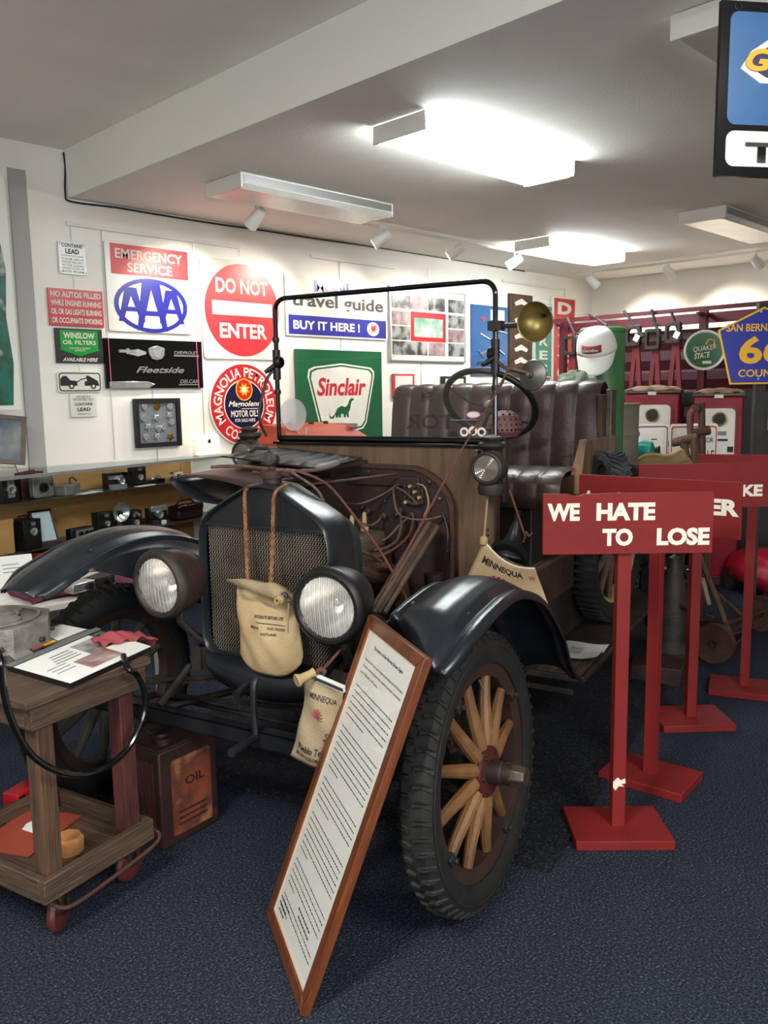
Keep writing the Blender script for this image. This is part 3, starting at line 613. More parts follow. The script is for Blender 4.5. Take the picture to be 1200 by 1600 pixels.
for x in (-.02, .025, .06): MB().lathe([(.014, -.03), (.014, -.042), (.008, -.042), (.008, -.034), (0, -.034)], 14, T3(x, 0, .036), 'Y').build('lens', 'black', t)
t = ci('flash_camera', 'black flash camera with a large round chrome reflector', 'camera', 163, SH2, .08, -.1, G2); boxcam(t, .12, .07, .14, 'black', 'black', .25, .5)
MB().lathe([(.0, .03), (.02, .028), (.045, .012), (.062, -.012), (.058, -.012), (.02, .02), (0, .022)], 28, T3(.1, -.04, .13), 'Y').build('flash_reflector', 'chrome', t); MB().lathe([(0, -.02), (.012, -.012), (.012, .02)], 12, T3(.1, -.04, .13), 'Y').build('flash_bulb', 'black', t); MB().tube([(.1, -.02, .12), (.085, 0, .05)], .008, 8).build('flash_handle', 'black', t)
t = ci('folding_camera', 'black square camera with two small dials right of the flash reflector', 'camera', 208, SH2, .1, 0, G2); boxcam(t, .11, .07, .12, 'black', 'black', .3, .35)
for x in (-.02, .02): MB().lathe([(.012, -.042), (.01, -.05), (0, -.05)], 12, T3(x, 0, .09), 'Y').build('dial', 'silver', t)
t = ci('rangefinder_camera', 'black and chrome rangefinder camera with price tag, lower shelf right', 'camera', 246, SH2, .12, -.1, G2)
MB().box(-.075, .075, -.025, .025, .03, .11).build('body', 'black', t, bevel=.005); MB().box(-.06, .07, -.028, .0, .085, .12).build('top_plate', 'silver', t, bevel=.003); MB().lathe([(.028, -.025), (.026, -.05), (.016, -.05), (.014, -.04), (0, -.04)], 20, T3(0, 0, .062), 'Y').build('lens', 'chrome', t); MB().box(-.07, .0, -.05, .02, 0, .03).build('stand', 'iron', t); MB().box(.0, .04, -.052, -.05, .0, .025).build('price_tag', 'paper', t)
t = ci('dark_camera_bag', 'dark leather camera bags at the right end of the lower shelf', 'bag', 292, SH2, .1, 0); MB().box(-.12, .12, -.06, .06, 0, .1).build('body', 'black', t, bevel=.02); MB().box(-.12, .12, -.065, .0, .06, .11).build('flap', 'blackgloss', t, bevel=.015); MB().tube([(-.1, 0, .1), (-.05, 0, .13), (.05, 0, .13), (.1, 0, .1)], .006, 6).build('strap', 'black', t)
t = ci('film_box', 'small orange film boxes with black printing below the lower shelf', 'box', 40, SH2, .05, 0, dz=-.075)
t.matrix_world = CMAT @ T3(cz_at(55, 880, .08).x, .1, .28)
hz = SH2-.02-.28
MB().box(-.2, .14, -.05, .05, 0, hz*.75).build('lower_box', 'orangered', t, bevel=.002); MB().box(0, .16, -.06, .04, hz*.75, hz*.95).build('upper_box', 'orange', t, bevel=.002); text('SLIDES AND FILM\nPROCESSED HERE', t, 'ink', .08, hz*.85, hz*.12, .12, -.062)
t = thing('record_reel', 'black film reel leaning below the lower shelf of the case', 'reel', M=CMAT @ T3(cz_at(52, 875, .03).x, .04, .28)); MB().lathe([(.1, 0), (.1, .012), (.03, .014), (.03, 0)], 28, T3(0, 0, .1), 'Y').build('disc', 'black', t); MB().lathe([(.028, -.004), (0, -.004)], 16, T3(0, 0, .1), 'Y').build('reel_label', 'greylamp', t)
# lit sign box and framed photo on the case top
p = at(332, 711, 2, CZ); t = thing('lit_sign_box', 'small glowing cream sign box standing on the glass case top', 'lamp', p+V((0, .03, 0)), math.atan2(cu_.y, cu_.x))
MB().prism(rrect(-.115, .1, 0, .14, .008), 0, .03).build('light_panel', 'lightbox', t); MB().box(-.12, .105, -.004, .034, -.001, .006).build('base', 'white', t)
MB().prism([(-.02, .1), (0, .12), (.015, .1), (.01, .085), (-.01, .085)], -.0015, 0).build('emblem', 'ink', t, smooth=False); MB().box(-.01, .05, -.0012, 0, .055, .058).build('caption_line', 'stain', t)
p = at(8, 724, 1, 5.0)
t = thing('framed_photograph', 'grey wooden framed photograph tilted on an easel, far left edge', 'picture frame', M=T3(p.x, p.y, p.z) @ RZ(math.radians(-15)) @ RX(math.radians(-14)) @ RY(math.radians(7)))
MB().ring([(-.15, 0), (.11, 0), (.11, .29), (-.15, .29)], [(-.125, .025), (.085, .025), (.085, .265), (-.125, .265)], 0, .02).build('frame', 'greywood' if 'greywood' in MATS else mat('greywood', rgb(108, 96, 84), rgb(90, 78, 68), 9, .6), t, smooth=False)
MB().box(-.125, .085, .008, .016, .025, .265).build('picture', 'photoblue', t)
lg = CZ-p.z; MB().tube([(-.08, .01, .01), (-.1, .0, lg)], .004, 6).tube([(.05, .01, .01), (.07, 0, lg)], .004, 6).tube([(-.09, 0, lg*.4), (-.02, -.02, lg*.6), (.06, 0, lg*.4)], .003, 6).build('easel', 'brass', t)

# ---------------- white table between the case and the truck
t = thing('white_table', 'low white table holding papers and a maroon cloth, left behind the fender', 'table', (1.0, 3.75, 0))
MB().box(-.75, .95, -.42, .4, .57, .6).build('tabletop', 'whitegloss', t, bevel=.004)
for sx in (-.7, .9):
    for sy in (-.38, .36): MB().box(sx-.02, sx+.02, sy-.02, sy+.02, 0, .57).build('leg', 'white', t)
a = at(85, 936, 2, .604); mb = MB()
def clothf(u, v): return (a.x-.1+u*.62, a.y-.02+v*.3+.02*math.sin(u*9), .604+.012*abs(math.sin(u*8+v*5))+.006*math.sin(v*14))
tag(mb.grid(clothf, 20, 10).build('cloth', 'purplecloth', solid=.004), 'maroon cloth spread on the white table below the left fender', 'cloth')
p = at(28, 915, 2, .61); t = thing('paper_sheet', 'white printed sheet propped on the white table at far left', 'paper', M=T3(p.x, p.y, .605) @ RZ(-.25) @ RX(-.75)); MB().box(-.1, .08, 0, .004, 0, .17).build('sheet', 'paper', t)
for i in range(3): MB().box(-.05, .04-.01*i, -.001, 0, .08+i*.02, .0825+i*.02).build('text_line', 'ink', t)
for k, (px, py, c) in enumerate(((118, 925, 'chrome'), (150, 915, 'darkrust'))):
    p = at(px, py, 2, .62); t = thing('camera_part', ('chrome', 'dark')[k]+' camera part lying on the maroon cloth below the fender', 'camera part', (p.x+.02, p.y, .622), .3); MB().box(-.06, .06, -.03, .03, 0, .04).build('body', c, t, bevel=.004); MB().lathe([(.018, -.03), (.016, -.05), (0, -.05)], 14, T3(.02, 0, .02), 'Y').build('lens', 'black', t)

# ---------------- things seen through the windscreen, on the case or wall shelf
p = at(520, 690, 1, 4.85)
zt = at(570, 681, 1, 4.85).z-.02
t = thing('wooden_chest', 'orange wooden chest with a glass lid, seen through the windscreen', 'chest', (at(500, 690, 1, 4.8).x, 4.85, 0))
MB().box(-.42, .42, -.2, .2, 0, zt).build('cabinet', 'orangered', t, bevel=.004)
MB().hexa([(-.42, -.2, zt), (.42, -.2, zt), (.42, .2, zt), (-.42, .2, zt)], [(-.38, -.1, zt+.12), (.25, -.1, zt+.12), (.2, .18, zt+.14), (-.38, .18, zt+.14)]).build('sloped_lid', 'orange', t, bevel=.004)
for x in (-.2, .0, .15): MB().lathe([(.02, .13), (.02, .15), (0, .152)], 12, T3(x, .05, zt)).build('knob', 'black', t)
MB().box(.24, .3, -.15, .1, zt+.1, zt+.13).build('lid_stay', 'silver', t)
p = at(458, 648, 1, 4.72); t = thing('round_magnifier', 'clear round magnifier on a stand, seen through the windscreen', 'magnifier', (p.x, 4.72, p.z))
MB().lathe([(.1, -.008), (.115, -.01), (.118, 0), (.115, .01), (.1, .008)], 32, None, 'Y').build('rim', 'plasticclear', t); MB().prism(ell(0, 0, .1, .1, 32), -.002, .002).build('disc', 'plasticclear', t)
MB().tube([(.03, 0, -.11), (.08, -.02, -.2), (.1, -.03, -(p.z-zt)+.12)], .012, 8).build('arm', 'plasticclear', t)

# ================================================================ FRAMED STORY LEANING ON THE TRUCK
BL = at(417, 1428, 2, 0); BR = at(472, 1590, 2, 0); TL = V((1.568, 1.628, .827))
u = (BR-BL).normalized(); vv = (TL-BL); vv = (vv-u*vv.dot(u)); Hh = vv.length; vv.normalize(); yy = vv.cross(u); Wd = (BR-BL).length
DM = MX(((u.x, yy.x, vv.x, BL.x), (u.y, yy.y, vv.y, BL.y), (u.z, yy.z, vv.z, BL.z+.001), (0, 0, 0, 1)))
t = thing('framed_story', 'wood framed printed story leaning against the front of the truck', 'framed text', M=DM)
b = .034
for nm, P in (('frame_rail', [(0, 0), (Wd, 0), (Wd-b, b), (b, b)]), ('frame_rail', [(Wd, 0), (Wd, Hh), (Wd-b, Hh-b), (Wd-b, b)]), ('frame_rail', [(Wd, Hh), (0, Hh), (b, Hh-b), (Wd-b, Hh-b)]), ('frame_rail', [(0, Hh), (0, 0), (b, b), (b, Hh-b)])):
    MB().prism(P, -.004, .02).build(nm, 'framewood', t, bevel=.003)
MB().box(b-.004, Wd-b+.004, .004, .012, b-.004, Hh-b+.004).build('printed_page', 'paper', t, smooth=False)
g2 = .004
MB().ring([(b, b), (Wd-b, b), (Wd-b, Hh-b), (b, Hh-b)], [(b+g2, b+g2), (Wd-b-g2, b+g2), (Wd-b-g2, Hh-b-g2), (b+g2, Hh-b-g2)], .001, .004).build('inner_slip', mat('slip', rgb(226, 200, 176), rough=.6), t, smooth=False)
text('The story of the Burma Shave Signs', t, 'ink', Wd*.5, Hh-b-.035, .012, .22, .003, .01)
para = ['Beginning with a few sets of signs along Highway 65 in Minnesota,', 'the early commercial grew into a national institution comprising', 'over 7,000 sets, in 45 states.']
for i, s in enumerate(para): text(s, t, 'ink', b+.03, Hh-b-.075-i*.018, .0085, (.29, .29, .14)[i], .003, align='L')
mb = MB(); z = Hh-b-.15; rnd = random.Random(3)
for pl in (6, 8, 5, 7, 5, 3):
    for i in range(pl):
        x = b+.03; xe = Wd-b-.03 if i < pl-1 else b+.03+rnd.uniform(.06, .2)
        while x < xe:
            l = rnd.uniform(.003, .012); mb.box(x, min(x+l, xe), .0028, .0035, z, z+.0026); x += l+.0045
        z -= .0165
    z -= .018
for z0, x0, x1 in ((.13, Wd*.45, Wd*.72), (.115, Wd*.48, Wd*.7), (.085, b+.02, b+.1), (.07, b+.02, b+.08), (.055, b+.03, b+.07)):
    x = x0
    while x < x1: l = rnd.uniform(.006, .016); mb.box(x, x+l, .0028, .0035, z0, z0+.004); x += l+.004
mb.build('printed_lines', 'ink', t, smooth=False, kind='stuff')
MB().box(b, Wd-b, .0, .0012, b, Hh-b).build('glazing', 'pane', t, smooth=False)

# ================================================================ ROADSIDE VERSE SIGNS
def verse(base, yaw, texts, label, w=.54, off=0, z0=.938, z1=1.127, notch=False):
    t = thing('verse_sign', label, 'sign', (base.x, base.y, 0), yaw, group=None)
    h = z1-z0; zc = (z0+z1)/2; pw = .021
    P = [(-w/2, z0), (w/2, z0), (w/2, z1), (-w/2, z1)]
    if notch: P = [(-w/2, z0), (w/2, z0), (w/2, z1), (-w*.1, z1), (-w*.27+.005, z1-.002), (-w*.3+.01, z1-.006), (-w*.33, z1-.006), (-w*.35, z1-.001), (-w/2, z1)]
    MB().prism([(x+off, z) for x, z in P], -pw-.014, -pw).build('board', 'signred', t, bevel=.0015)
    MB().box(-pw, pw, -pw, pw, .03, z1-.02).build('post', 'signred', t, bevel=.002)
    MB().box(-.155, .155, -.115, .115, 0, .032).build('base', 'signred', t, bevel=.003)
    for s, x, z, hh, ww in texts: text(s, t, 'cream', x*w+off, zc+z*h, hh*h, ww*w, -pw-.0155, .05, rot=0)
    MB().lathe([(.004, -.002), (0, -.003)], 8, T3(.0, -pw-.014, zc-h*.42), 'Y').build('screw', 'iron', t)
    return t
base = at(963, 1300, 2, 0); r46 = math.radians(-46.2)
t = verse(base, r46, [('WE', -.38, .2, .29, .19), ('HATE', -.015, .2, .29, .345), ('TO', -.06, -.22, .29, .18), ('LOSE', .325, -.22, .29, .31)], 'nearest red verse sign, reads we hate to lose, with chipped post', .52, .003, .934, 1.123, True)
MB().prism([(-.02, .185), (-.005, .2), (.004, .19), (.018, .196), (.02, .18), (.006, .176), (.016, .168), (-.002, .17), (-.012, .155), (-.02, .165)], -.0225, -.021).build('chipped_paint', 'cream', t, smooth=False)
verse(at(1016, 1218, 2, 0), math.radians(-84), [('A', -.43, .05, .3, .08), ('CUSTOMER', .1, .05, .3, .78)], 'second red verse sign, turned, only the letters A and ER showing', .58, 0, .936, 1.128)
verse(at(1077, 1128, 2, 0), math.radians(-43.4), [("DON'T TAKE", .04, -.12, .28, .8), ], "third red verse sign, the end of the words don't take showing", .556, .013, .945, 1.131)
verse(at(1162, 1080, 2, 0), math.radians(-68), [('PER', .33, .0, .3, .25), ('AT 60', -.2, 0, .3, .5)], 'farthest red verse sign at the right edge, mostly behind the third', .54, .03, .945, 1.135)

# ================================================================ THE TRUCK   (car frame: x to its left side, y rearward, z up)
car = thing('antique_truck', 'rusty black antique truck with wooden spoke wheels and open engine', 'truck', M=CM)
# ---------------- wheels
WR, WHW, WXC = .385, .0475, .715
def wheel(side, spokemat, camber=3.):
    base = T3(side*WXC, 0, .385) @ RY(math.radians(-camber*side) if True else 0) @ (MX.Identity(4) if side > 0 else RZ(PI))
    # local: x outward
    rim = MB().lathe([(.30, -.03), (.318, -.034), (.318, .034), (.30, .03), (.262, .022), (.262, -.022), (.30, -.03)], 48, None, 'X').build('wheel', 'felloe', car, M=base)
    prof = [(.30, -.036), (.318, -.046), (.34, -.0475), (.365, -.043), (.378, -.03), (.382, 0), (.378, .03), (.365, .043), (.34, .0475), (.318, .046), (.30, .036), (.30, -.036)]
    MB().lathe(prof, 64, None, 'X').build('tyre', 'rubber', rim)
    MB().lathe([(.345, .0478), (.349, .0495), (.353, .0472)], 64, None, 'X').build('sidewall_bead', 'sidewall', rim)
    mb = MB(); n = 56
    for i in range(n):
        a = 2*PI*i/n
        for s in (-1, 1):
            M = RX(a+(PI/n if s > 0 else 0))
            # zig-zag lug near the shoulder and one in the crown
            mb.add([(s*.004, -.008, .381), (s*.026, -.002, .379), (s*.046, -.012, .362), (s*.046, .004, .362), (s*.026, .012, .379), (s*.004, .006, .381),
                    (s*.004, -.006, .389), (s*.026, 0, .387), (s*.049, -.010, .366), (s*.049, .002, .366), (s*.026, .010, .387), (s*.004, .004, .389)],
                   [(6, 7, 8, 9, 10, 11), (0, 1, 7, 6), (1, 2, 8, 7), (2, 3, 9, 8), (3, 4, 10, 9), (4, 5, 11, 10), (5, 0, 6, 11)], M)
    mb.build('tread', 'rubber', rim, smooth=False)
    sp = None
    for i in range(12):
        M = RX(2*PI*(i+.3)/12)
        if sp is None:
            sp = MB().tube([(.03, 0, .045), (.026, 0, .09), (.012, 0, .2), (.008, 0, .264)], [.018, .021, .017, .0145], 10).build('spoke', spokemat, rim, M=M)
        else: cpy(sp, rim, M)
    MB().lathe([(.0, .052), (.07, .05), (.072, .042), (.0, .04)], 32, None, 'X').build('hub_flange', 'redhub', rim)
    for i in range(6):
        a = 2*PI*i/6; MB().lathe([(.006, .05), (.006, .057), (0, .058)], 6, T3(0, .055*math.cos(a), .055*math.sin(a)), 'X').build('flange_bolt', 'iron', rim)
    MB().lathe([(.034, .045), (.033, .085), (.029, .09), (.03, .118), (.026, .12)], 24, None, 'X').build('hub', 'darkrust', rim)
    MB().lathe([(.031, .112), (.033, .125), (.03, .15), (.026, .156), (.0, .158)], 8, None, 'X').build('hub_cap', 'oldmetal', rim, bevel=.002)
    MB().lathe([(.0, -.06), (.05, -.055), (.055, -.03), (.04, .0)], 24, None, 'X').build('hub_back', 'iron', rim)
    for i in range(4):
        a = 2*PI*(i+.35)/4; M = RX(a) @ T3(.026, 0, .275)
        MB().box(-.004, .012, -.016, .016, -.014, .014).lathe([(.009, .012), (.009, .024), (0, .025)], 6, None, 'X').build('rim_lug', 'iron', rim, M=M, bevel=.002)
    MB().tube([(.02, .02, .255), (.03, .02, .23)], .004, 6).build('valve', 'oldmetal', rim)
    return rim
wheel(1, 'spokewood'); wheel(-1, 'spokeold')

# ---------------- fenders
fo = [cl(px, py, 0, .785) for px, py in ((693, 1061), (727, 1042), (747, 1013), (773, 947), (793, 923), (813, 916), (843, 927), (863, 957), (877, 993), (890, 1040), (905, 1058))]
FP = [(p.y, p.z) for p in fo]
FP = [(-.39, .735), (-.33, .765), (-.25, .82), (-.14, .87), (-.02, .9), (.1, .895), (.22, .865), (.35, .795), (.48, .69), (.6, .57), (.7, .46), (.8, .37), (.9, .325)] if False else FP
print('fender outer', [(round(a, 2), round(b, 2)) for a, b in FP])
FP = [(-.36, .755), (-.29, .785), (-.2, .82), (-.1, .845)]+[(a, b-(.022 if .03 < a < .5 else .01)) for a, b in FP if a > -.03]
FPL = [(-.41, .825), (-.34, .855), (-.25, .885), (-.14, .92), (0, .94), (.15, .93), (.3, .885), (.42, .8), (.55, .66), (.67, .5), (.79, .42)]
def fender(side, lift=0.):
    fpath = smooth_path([(0, a, b) for a, b in (FP if side > 0 else FPL)], 4)
    n = len(fpath)-1
    xs = [(.800, -.014), (.797, .003), (.787, .010), (.774, .010), (.765, .001), (.754, .004), (.735, .022), (.70, .036), (.66, .040), (.62, .036), (.585, .024), (.568, .004), (.557, .001), (.548, .010), (.536, .010), (.528, -.012)]
    def nose(t): # narrow and round the front tip
        y = t
        return y
    def fn(u, v):
        k = u*n; i = min(int(k), n-1); p = fpath[i].lerp(fpath[i+1], k-i)
        j = v*(len(xs)-1); a = min(int(j), len(xs)-2); x = xs[a][0]+(xs[a+1][0]-xs[a][0])*(j-a); dz = xs[a][1]+(xs[a+1][1]-xs[a][1])*(j-a)
        fr = max(0, 1-u/(.23 if side > 0 else .16))            # 1 at the tip
        cx = .66; x = cx+(x-cx)*(1-.25*fr**2)
        q = ((x-cx)/.13)**2
        y = p.y+(.09*min(q, 1)**2+(.3*max(0, (.785-x)/.25)*fr**-.5 if side > 0 and fr > 0 else 0))*fr**1.5
        t = fpath[min(i+1, n)]-fpath[i]; t.normalize(); nn = V((0, -t.z, t.y))
        if nn.z < 0 and nn.y > 0: nn = -nn
        dz2 = dz*(1-.3*fr)
        return (side*x, y+nn.y*dz2, p.z+nn.z*dz2+lift*fr)
    o = MB().grid(fn, 60, 60).build('fender', 'paint', car, solid=.004, ang=60)
    # inner apron from the fender to the frame
    def ap(u, v):
        k = (.22+.63*u)*n; i = min(int(k), n-1); p = fpath[i].lerp(fpath[i+1], k-i)
        t = v*min(1, .04+1.5*u)**1.3; zi = .62
        x = .53-.2*t; z = (p.z-.005)*(1-t)+min(zi, p.z)*t-.03*math.sin(t*PI)
        return (side*x, p.y, z)
    MB().grid(ap, 24, 6).build('fender_apron', 'paintdark', o, solid=.003)
    for y_, x_ in ((.28, .58), (.28, .74)):
        k = y_*n; p = fpath[int(k)]; MB().lathe([(.007, 0), (.006, .006), (0, .007)], 10, T3(side*x_, p.y, p.z+.012+(.012 if x_ < .7 else 0))).build('rivet', 'oldmetal' if y_ < .2 else 'iron', o)
    return o
fender(1); fender(-1)

# ---------------- front axle, spring, tie rods
MB().tube(smooth_path([(-.68, .0, .37), (-.6, .0, .36), (-.4, .0, .33), (.4, .0, .33), (.6, .0, .36), (.68, .0, .37)], 3), .019, 8).build('axle', 'iron', car)
for s in (-1, 1):
    MB().tube([(s*.655, 0, .31), (s*.655, 0, .44)], .02, 10).tube([(s*.655, 0, .38), (s*.64, .02, .45), (s*.56, .01, .46)], .014, 8).tube([(s*.655, 0, .33), (s*.63, .13, .335)], .013, 8).tube([(s*.6, -.03, .36), (s*.62, 0, .43)], .016, 8).build('steering_knuckle', 'rust', car)
mb = MB()
for k in range(6):
    L_ = .56-.07*k
    P = smooth_path([(-L_, 0, .43+.012*k), (-L_*.5, 0, .49+.009*k), (0, 0, .515+.008*k), (L_*.5, 0, .49+.009*k), (L_, 0, .43+.012*k)], 4)
    for i in range(len(P)-1):
        a, b_ = P[i], P[i+1]; mb.hexa([(a.x, -.022, a.z), (b_.x, -.022, b_.z), (b_.x, .022, b_.z), (a.x, .022, a.z)], [(a.x, -.022, a.z+.0065), (b_.x, -.022, b_.z+.0065), (b_.x, .022, b_.z+.0065), (a.x, .022, a.z+.0065)])
mb.build('leaf_spring', 'iron', car, smooth=False)
MB().tube([(-.62, .13, .335), (.62, .13, .335)], .01, 8).build('tie_rod', 'iron', car)
MB().tube([(-.5, .02, .34), (0, .75, .4)], .014, 8).tube([(.5, .02, .34), (0, .75, .4)], .014, 8).build('radius_rod', 'iron', car)
# channel bar low across the front
a = cl(205, 1085, 2, .40); b_ = cl(475, 1172, 2, .40)
a = V((-.66, -.12, .405)); b_ = V((.62, -.12, .405))
MB().box(a.x, b_.x, -.16, -.155, .38, .43).box(a.x, b_.x, -.16, -.115, .425, .43).box(a.x, b_.x, -.16, -.115, .38, .385).build('front_channel', 'paintdark', car, smooth=False)
for s in (-.35, .35): MB().tube([(s, -.13, .43), (s, .02, .52)], .012, 6).build('channel_stay', 'iron', car)
# ---------------- chassis
for s in (-1, 1): MB().box(s*.3-.02, s*.3+.02, .0, 3.1, .52, .6).build('frame_rail', 'iron', car, smooth=False)
MB().box(-.3, .3, .01, .06, .52, .6).build('cross_member', 'iron', car, smooth=False)
for y in (1.0, 2.2): MB().box(-.3, .3, y, y+.06, .52, .6).build('cross_member', 'iron', car, smooth=False)
# crank
MB().tube([(0, -.16, .535), (0, .06, .545)], .014, 10).tube(smooth_path([(0, -.14, .54), cl(398, 1062, 1, -.15), cl(396, 1072, 1, -.17), cl(396, 1110, 1, -.17), cl(399, 1148, 1, -.17), cl(394, 1154, 1, -.18)], 4), .0105, 8).tube([cl(398, 1153, 1, -.175), cl(361, 1177, 1, -.3)], .013, 10).build('crank', 'paintdark', car)
# apron under the radiator
def apr(u, v):
    x = -.24+.48*u; w_ = 1-(2*u-1)**2
    return (x, -.02-.05*math.sin(v*PI)*w_**.5, .6-.02*0-(.03+.1*w_**.5)*v)
MB().grid(apr, 20, 6).build('radiator_apron', 'paintdark', car, solid=.003)

# ---------------- radiator
def shell(k=1., dz=0):
    P = [(0, 1.164), (.05, 1.158), (.11, 1.128), (.17, 1.094), (.215, 1.068), (.243, 1.04), (.256, 1.0), (.26, .95), (.26, .85), (.26, .72), (.258, .64), (.246, .605), (.22, .585), (.15, .575), (.07, .572), (0, .571)]
    R = P+[(-x, z) for x, z in reversed(P[1:-1])]
    return [(x*k, .85+(z-.85)*k+dz) for x, z in R]
S0 = shell(); S1 = shell(.93, -.012)
mb = MB(); n = len(S0)
L0 = [(x*.975, .85+(z-.85)*.985, -.012) for x, z in S0]; 
rings = [[(x*.93, .85+(z-.85)*.945, .012) for x, z in S0], [(x*.94, .85+(z-.85)*.955, -.006) for x, z in S0], [(x*.965, .85+(z-.85)*.975, -.016) for x, z in S0], [(x*.99, .85+(z-.85)*.992, -.01) for x, z in S0], [(x, z, .006) for x, z in S0], [(x, z, .11) for x, z in S0], [(x*.985, .85+(z-.85)*.985, .13) for x, z in S0]]
vs = [(x, y, z) for R in rings for x, z, y in R]; fs = []
for r_ in range(len(rings)-1):
    for i in range(n): j = (i+1) % n; fs.append((r_*n+i, r_*n+j, (r_+1)*n+j, (r_+1)*n+i))
mb.add(vs, fs)
rad = mb.build('radiator_shell', 'paint', car, ang=50)
mb = MB(); k1 = shell(.95, -.01); mb.ring(k1, shell(.6), .128, .135)
vs = [(x, .13, z) for x, z in shell(.975)]+[(x, .2, z-.03*0) for x, z in shell(.93, -.02)]+[(x*.8, .24, z) for x, z in shell(.86, -.03)]
mb2 = MB().add(vs, [(r_*n+i, r_*n+(i+1) % n, (r_+1)*n+(i+1) % n, (r_+1)*n+i) for r_ in range(2) for i in range(n)]+[tuple(range(2*n, 3*n))])
o = mb2.build('radiator_tank', 'paintgreen', rad, ang=60)
# header panel and core
top = [(x*.945, .85+(z-.85)*.958) for x, z in S0 if z > 1.035]
top = sorted([p for p in top if p[0] >= 0], key=lambda p: p[0])+[]
hd_ = [(x, z) for x, z in top]; hd_ = [(-x, z) for x, z in reversed(hd_[1:])]+hd_
hd_ = [(-.243, 1.025)]+[(-.243, 1.03)]+hd_+[(.243, 1.03), (.243, 1.025)]
MB().prism(hd_, .004, .012).build('header_panel', 'paintdark', rad, smooth=False)
MB().box(-.243, .243, -.002, .01, 1.02, 1.032).build('header_lip', 'paint', rad, bevel=.002)
MB().box(-.24, .24, .03, .1, .59, 1.03).build('core_block', 'black', rad, smooth=False)
mb = MB(); nx = 46; nz = 62; x0, x1, z0, z1 = -.235, .235, .6, 1.02
vs = []; fs = []
for j in range(nz):
    z = z0+(z1-z0)*(j+.5)/nz
    for i in range(nx):
        xa = x0+(x1-x0)*i/nx; dx = (x1-x0)/nx; s = 1 if j % 2 else 0
        xa += dx*.25*s; b0 = len(vs)
        # one bent fin, proud of the block
        pts = [(xa+dx*.08, z-.0020), (xa+dx*.6, z+.0030), (xa+dx*.8, z+.0020), (xa+dx*.3, z-.0032)]
        vs += [(p[0], .014, p[1]) for p in pts]+[(p[0], .032, p[1]) for p in pts]
        fs += [(b0, b0+1, b0+2, b0+3), (b0, b0+4, b0+5, b0+1), (b0+3, b0+2, b0+6, b0+7)]
me = bpy.data.meshes.new('core_fins'); me.from_pydata(vs, [], fs); me.materials.append(mat('corefin', rgb(150, 140, 126), rgb(120, 112, 102), 8, .5, metal=.2))
o = bpy.data.objects.new('core_fins', me); COL.objects.link(o); o.parent = rad; o['kind'] = 'stuff'
# bolts low on the shell
for z in (.6, .65, .7): MB().lathe([(.007, 0), (.006, -.006), (0, -.007)], 8, T3(-.263, .03, z) @ RZ(-PI/2), 'Y').build('bolt', 'iron', rad)
# filler neck, cap and temperature gauge
MB().lathe([(.03, 1.15), (.03, 1.18), (.024, 1.185)], 20, T3(0, .06, 0)).build('filler_neck', 'darkrust', rad)
cap = MB().lathe([(.036, 1.178), (.038, 1.19), (.036, 1.2), (.012, 1.206), (.011, 1.214)], 24, T3(0, .06, 0)).tube([(-.075, .06, 1.192), (-.04, .06, 1.188), (.04, .06, 1.19), (.07, .06, 1.186)], [.008, .006, .006, .008], 8).build('radiator_cap', 'rust', car)
MB().lathe([(.012, -.016), (.02, -.014), (.024, -.01), (.024, .01), (.0, .014)], 28, T3(0, .06, 1.238), 'Y').build('temperature_gauge', 'iron', cap)
MB().lathe([(.0, -.0155), (.0185, -.0155), (.0185, -.014)], 24, T3(0, .06, 1.238), 'Y').build('gauge_face', 'greylamp', cap)
# ---------------- headlights
def headlight(x, dark):
    M = T3(x, -.12, .84) @ RX(math.radians(2)) @ RZ(math.radians(3 if x > 0 else -3))
    h = MB().lathe([(.0, .16), (.03, .155), (.06, .14), (.085, .11), (.1, .07), (.107, .03), (.109, .0)], 36, None, 'Y').build('headlight', 'paintdark' if dark else 'hoodrust', car, M=M)
    MB().lathe([(.088, -.022), (.094, -.03), (.104, -.03), (.114, -.02), (.117, -.006), (.113, .008), (.108, .01), (.1, .0), (.088, -.018)], 40, None, 'Y').build('headlight_rim', 'black' if dark else 'iron', h)
    # fluted lens
    mb = MB(); nr = 6; na = 48
    def lf(u, v):
        a = 2*PI*u; r = .089*v; xx = r*math.sin(a); return (xx, -.022-.012*(1-v*v)+.0022*math.sin(xx*430), r*math.cos(a))
    mb.grid(lf, 64, 10).build('lens', mat('flutedglass', rgb(235, 235, 230), rough=.1, alpha=.36, spec=1) if 'flutedglass' not in MATS else 'flutedglass', h, ang=80)
    if x < 0:
        nt = MATS['flutedglass'].node_tree; tc = nt.nodes.new('ShaderNodeTexCoord'); wv = nt.nodes.new('ShaderNodeTexWave'); wv.bands_direction = 'X'; wv.inputs['Scale'].default_value = 42; wv.inputs['Distortion'].default_value = .6; bp = nt.nodes.new('ShaderNodeBump'); bp.inputs['Strength'].default_value = .9; bp.inputs['Distance'].default_value = .004; nt.links.new(tc.outputs['Object'], wv.inputs['Vector']); nt.links.new(wv.outputs['Fac'], bp.inputs['Height']); nt.links.new(bp.outputs[0], nt.nodes['Principled BSDF'].inputs['Normal'])
    MB().lathe([(.092, -.012), (.085, .02), (.07, .06), (.045, .09), (.02, .102), (.0, .104)], 32, None, 'Y').build('reflector', mat('reflector', rgb(236, 234, 228), rgb(190, 186, 180), 4, .3, metal=.95) if 'reflector' not in MATS else 'reflector', h)
    MB().lathe([(0, .02), (.014, .03), (.014, .055), (.008, .08), (.008, .1)], 14, None, 'Y').build('bulb', 'lensclear', h)
    s = 1 if x > 0 else -1
    MB().tube([(x, -.05, .74), (x, -.05, .7), (x*.95, .0, .64), (s*.26, .04, .6)], .014, 8).build('headlight_bracket', 'iron', car)
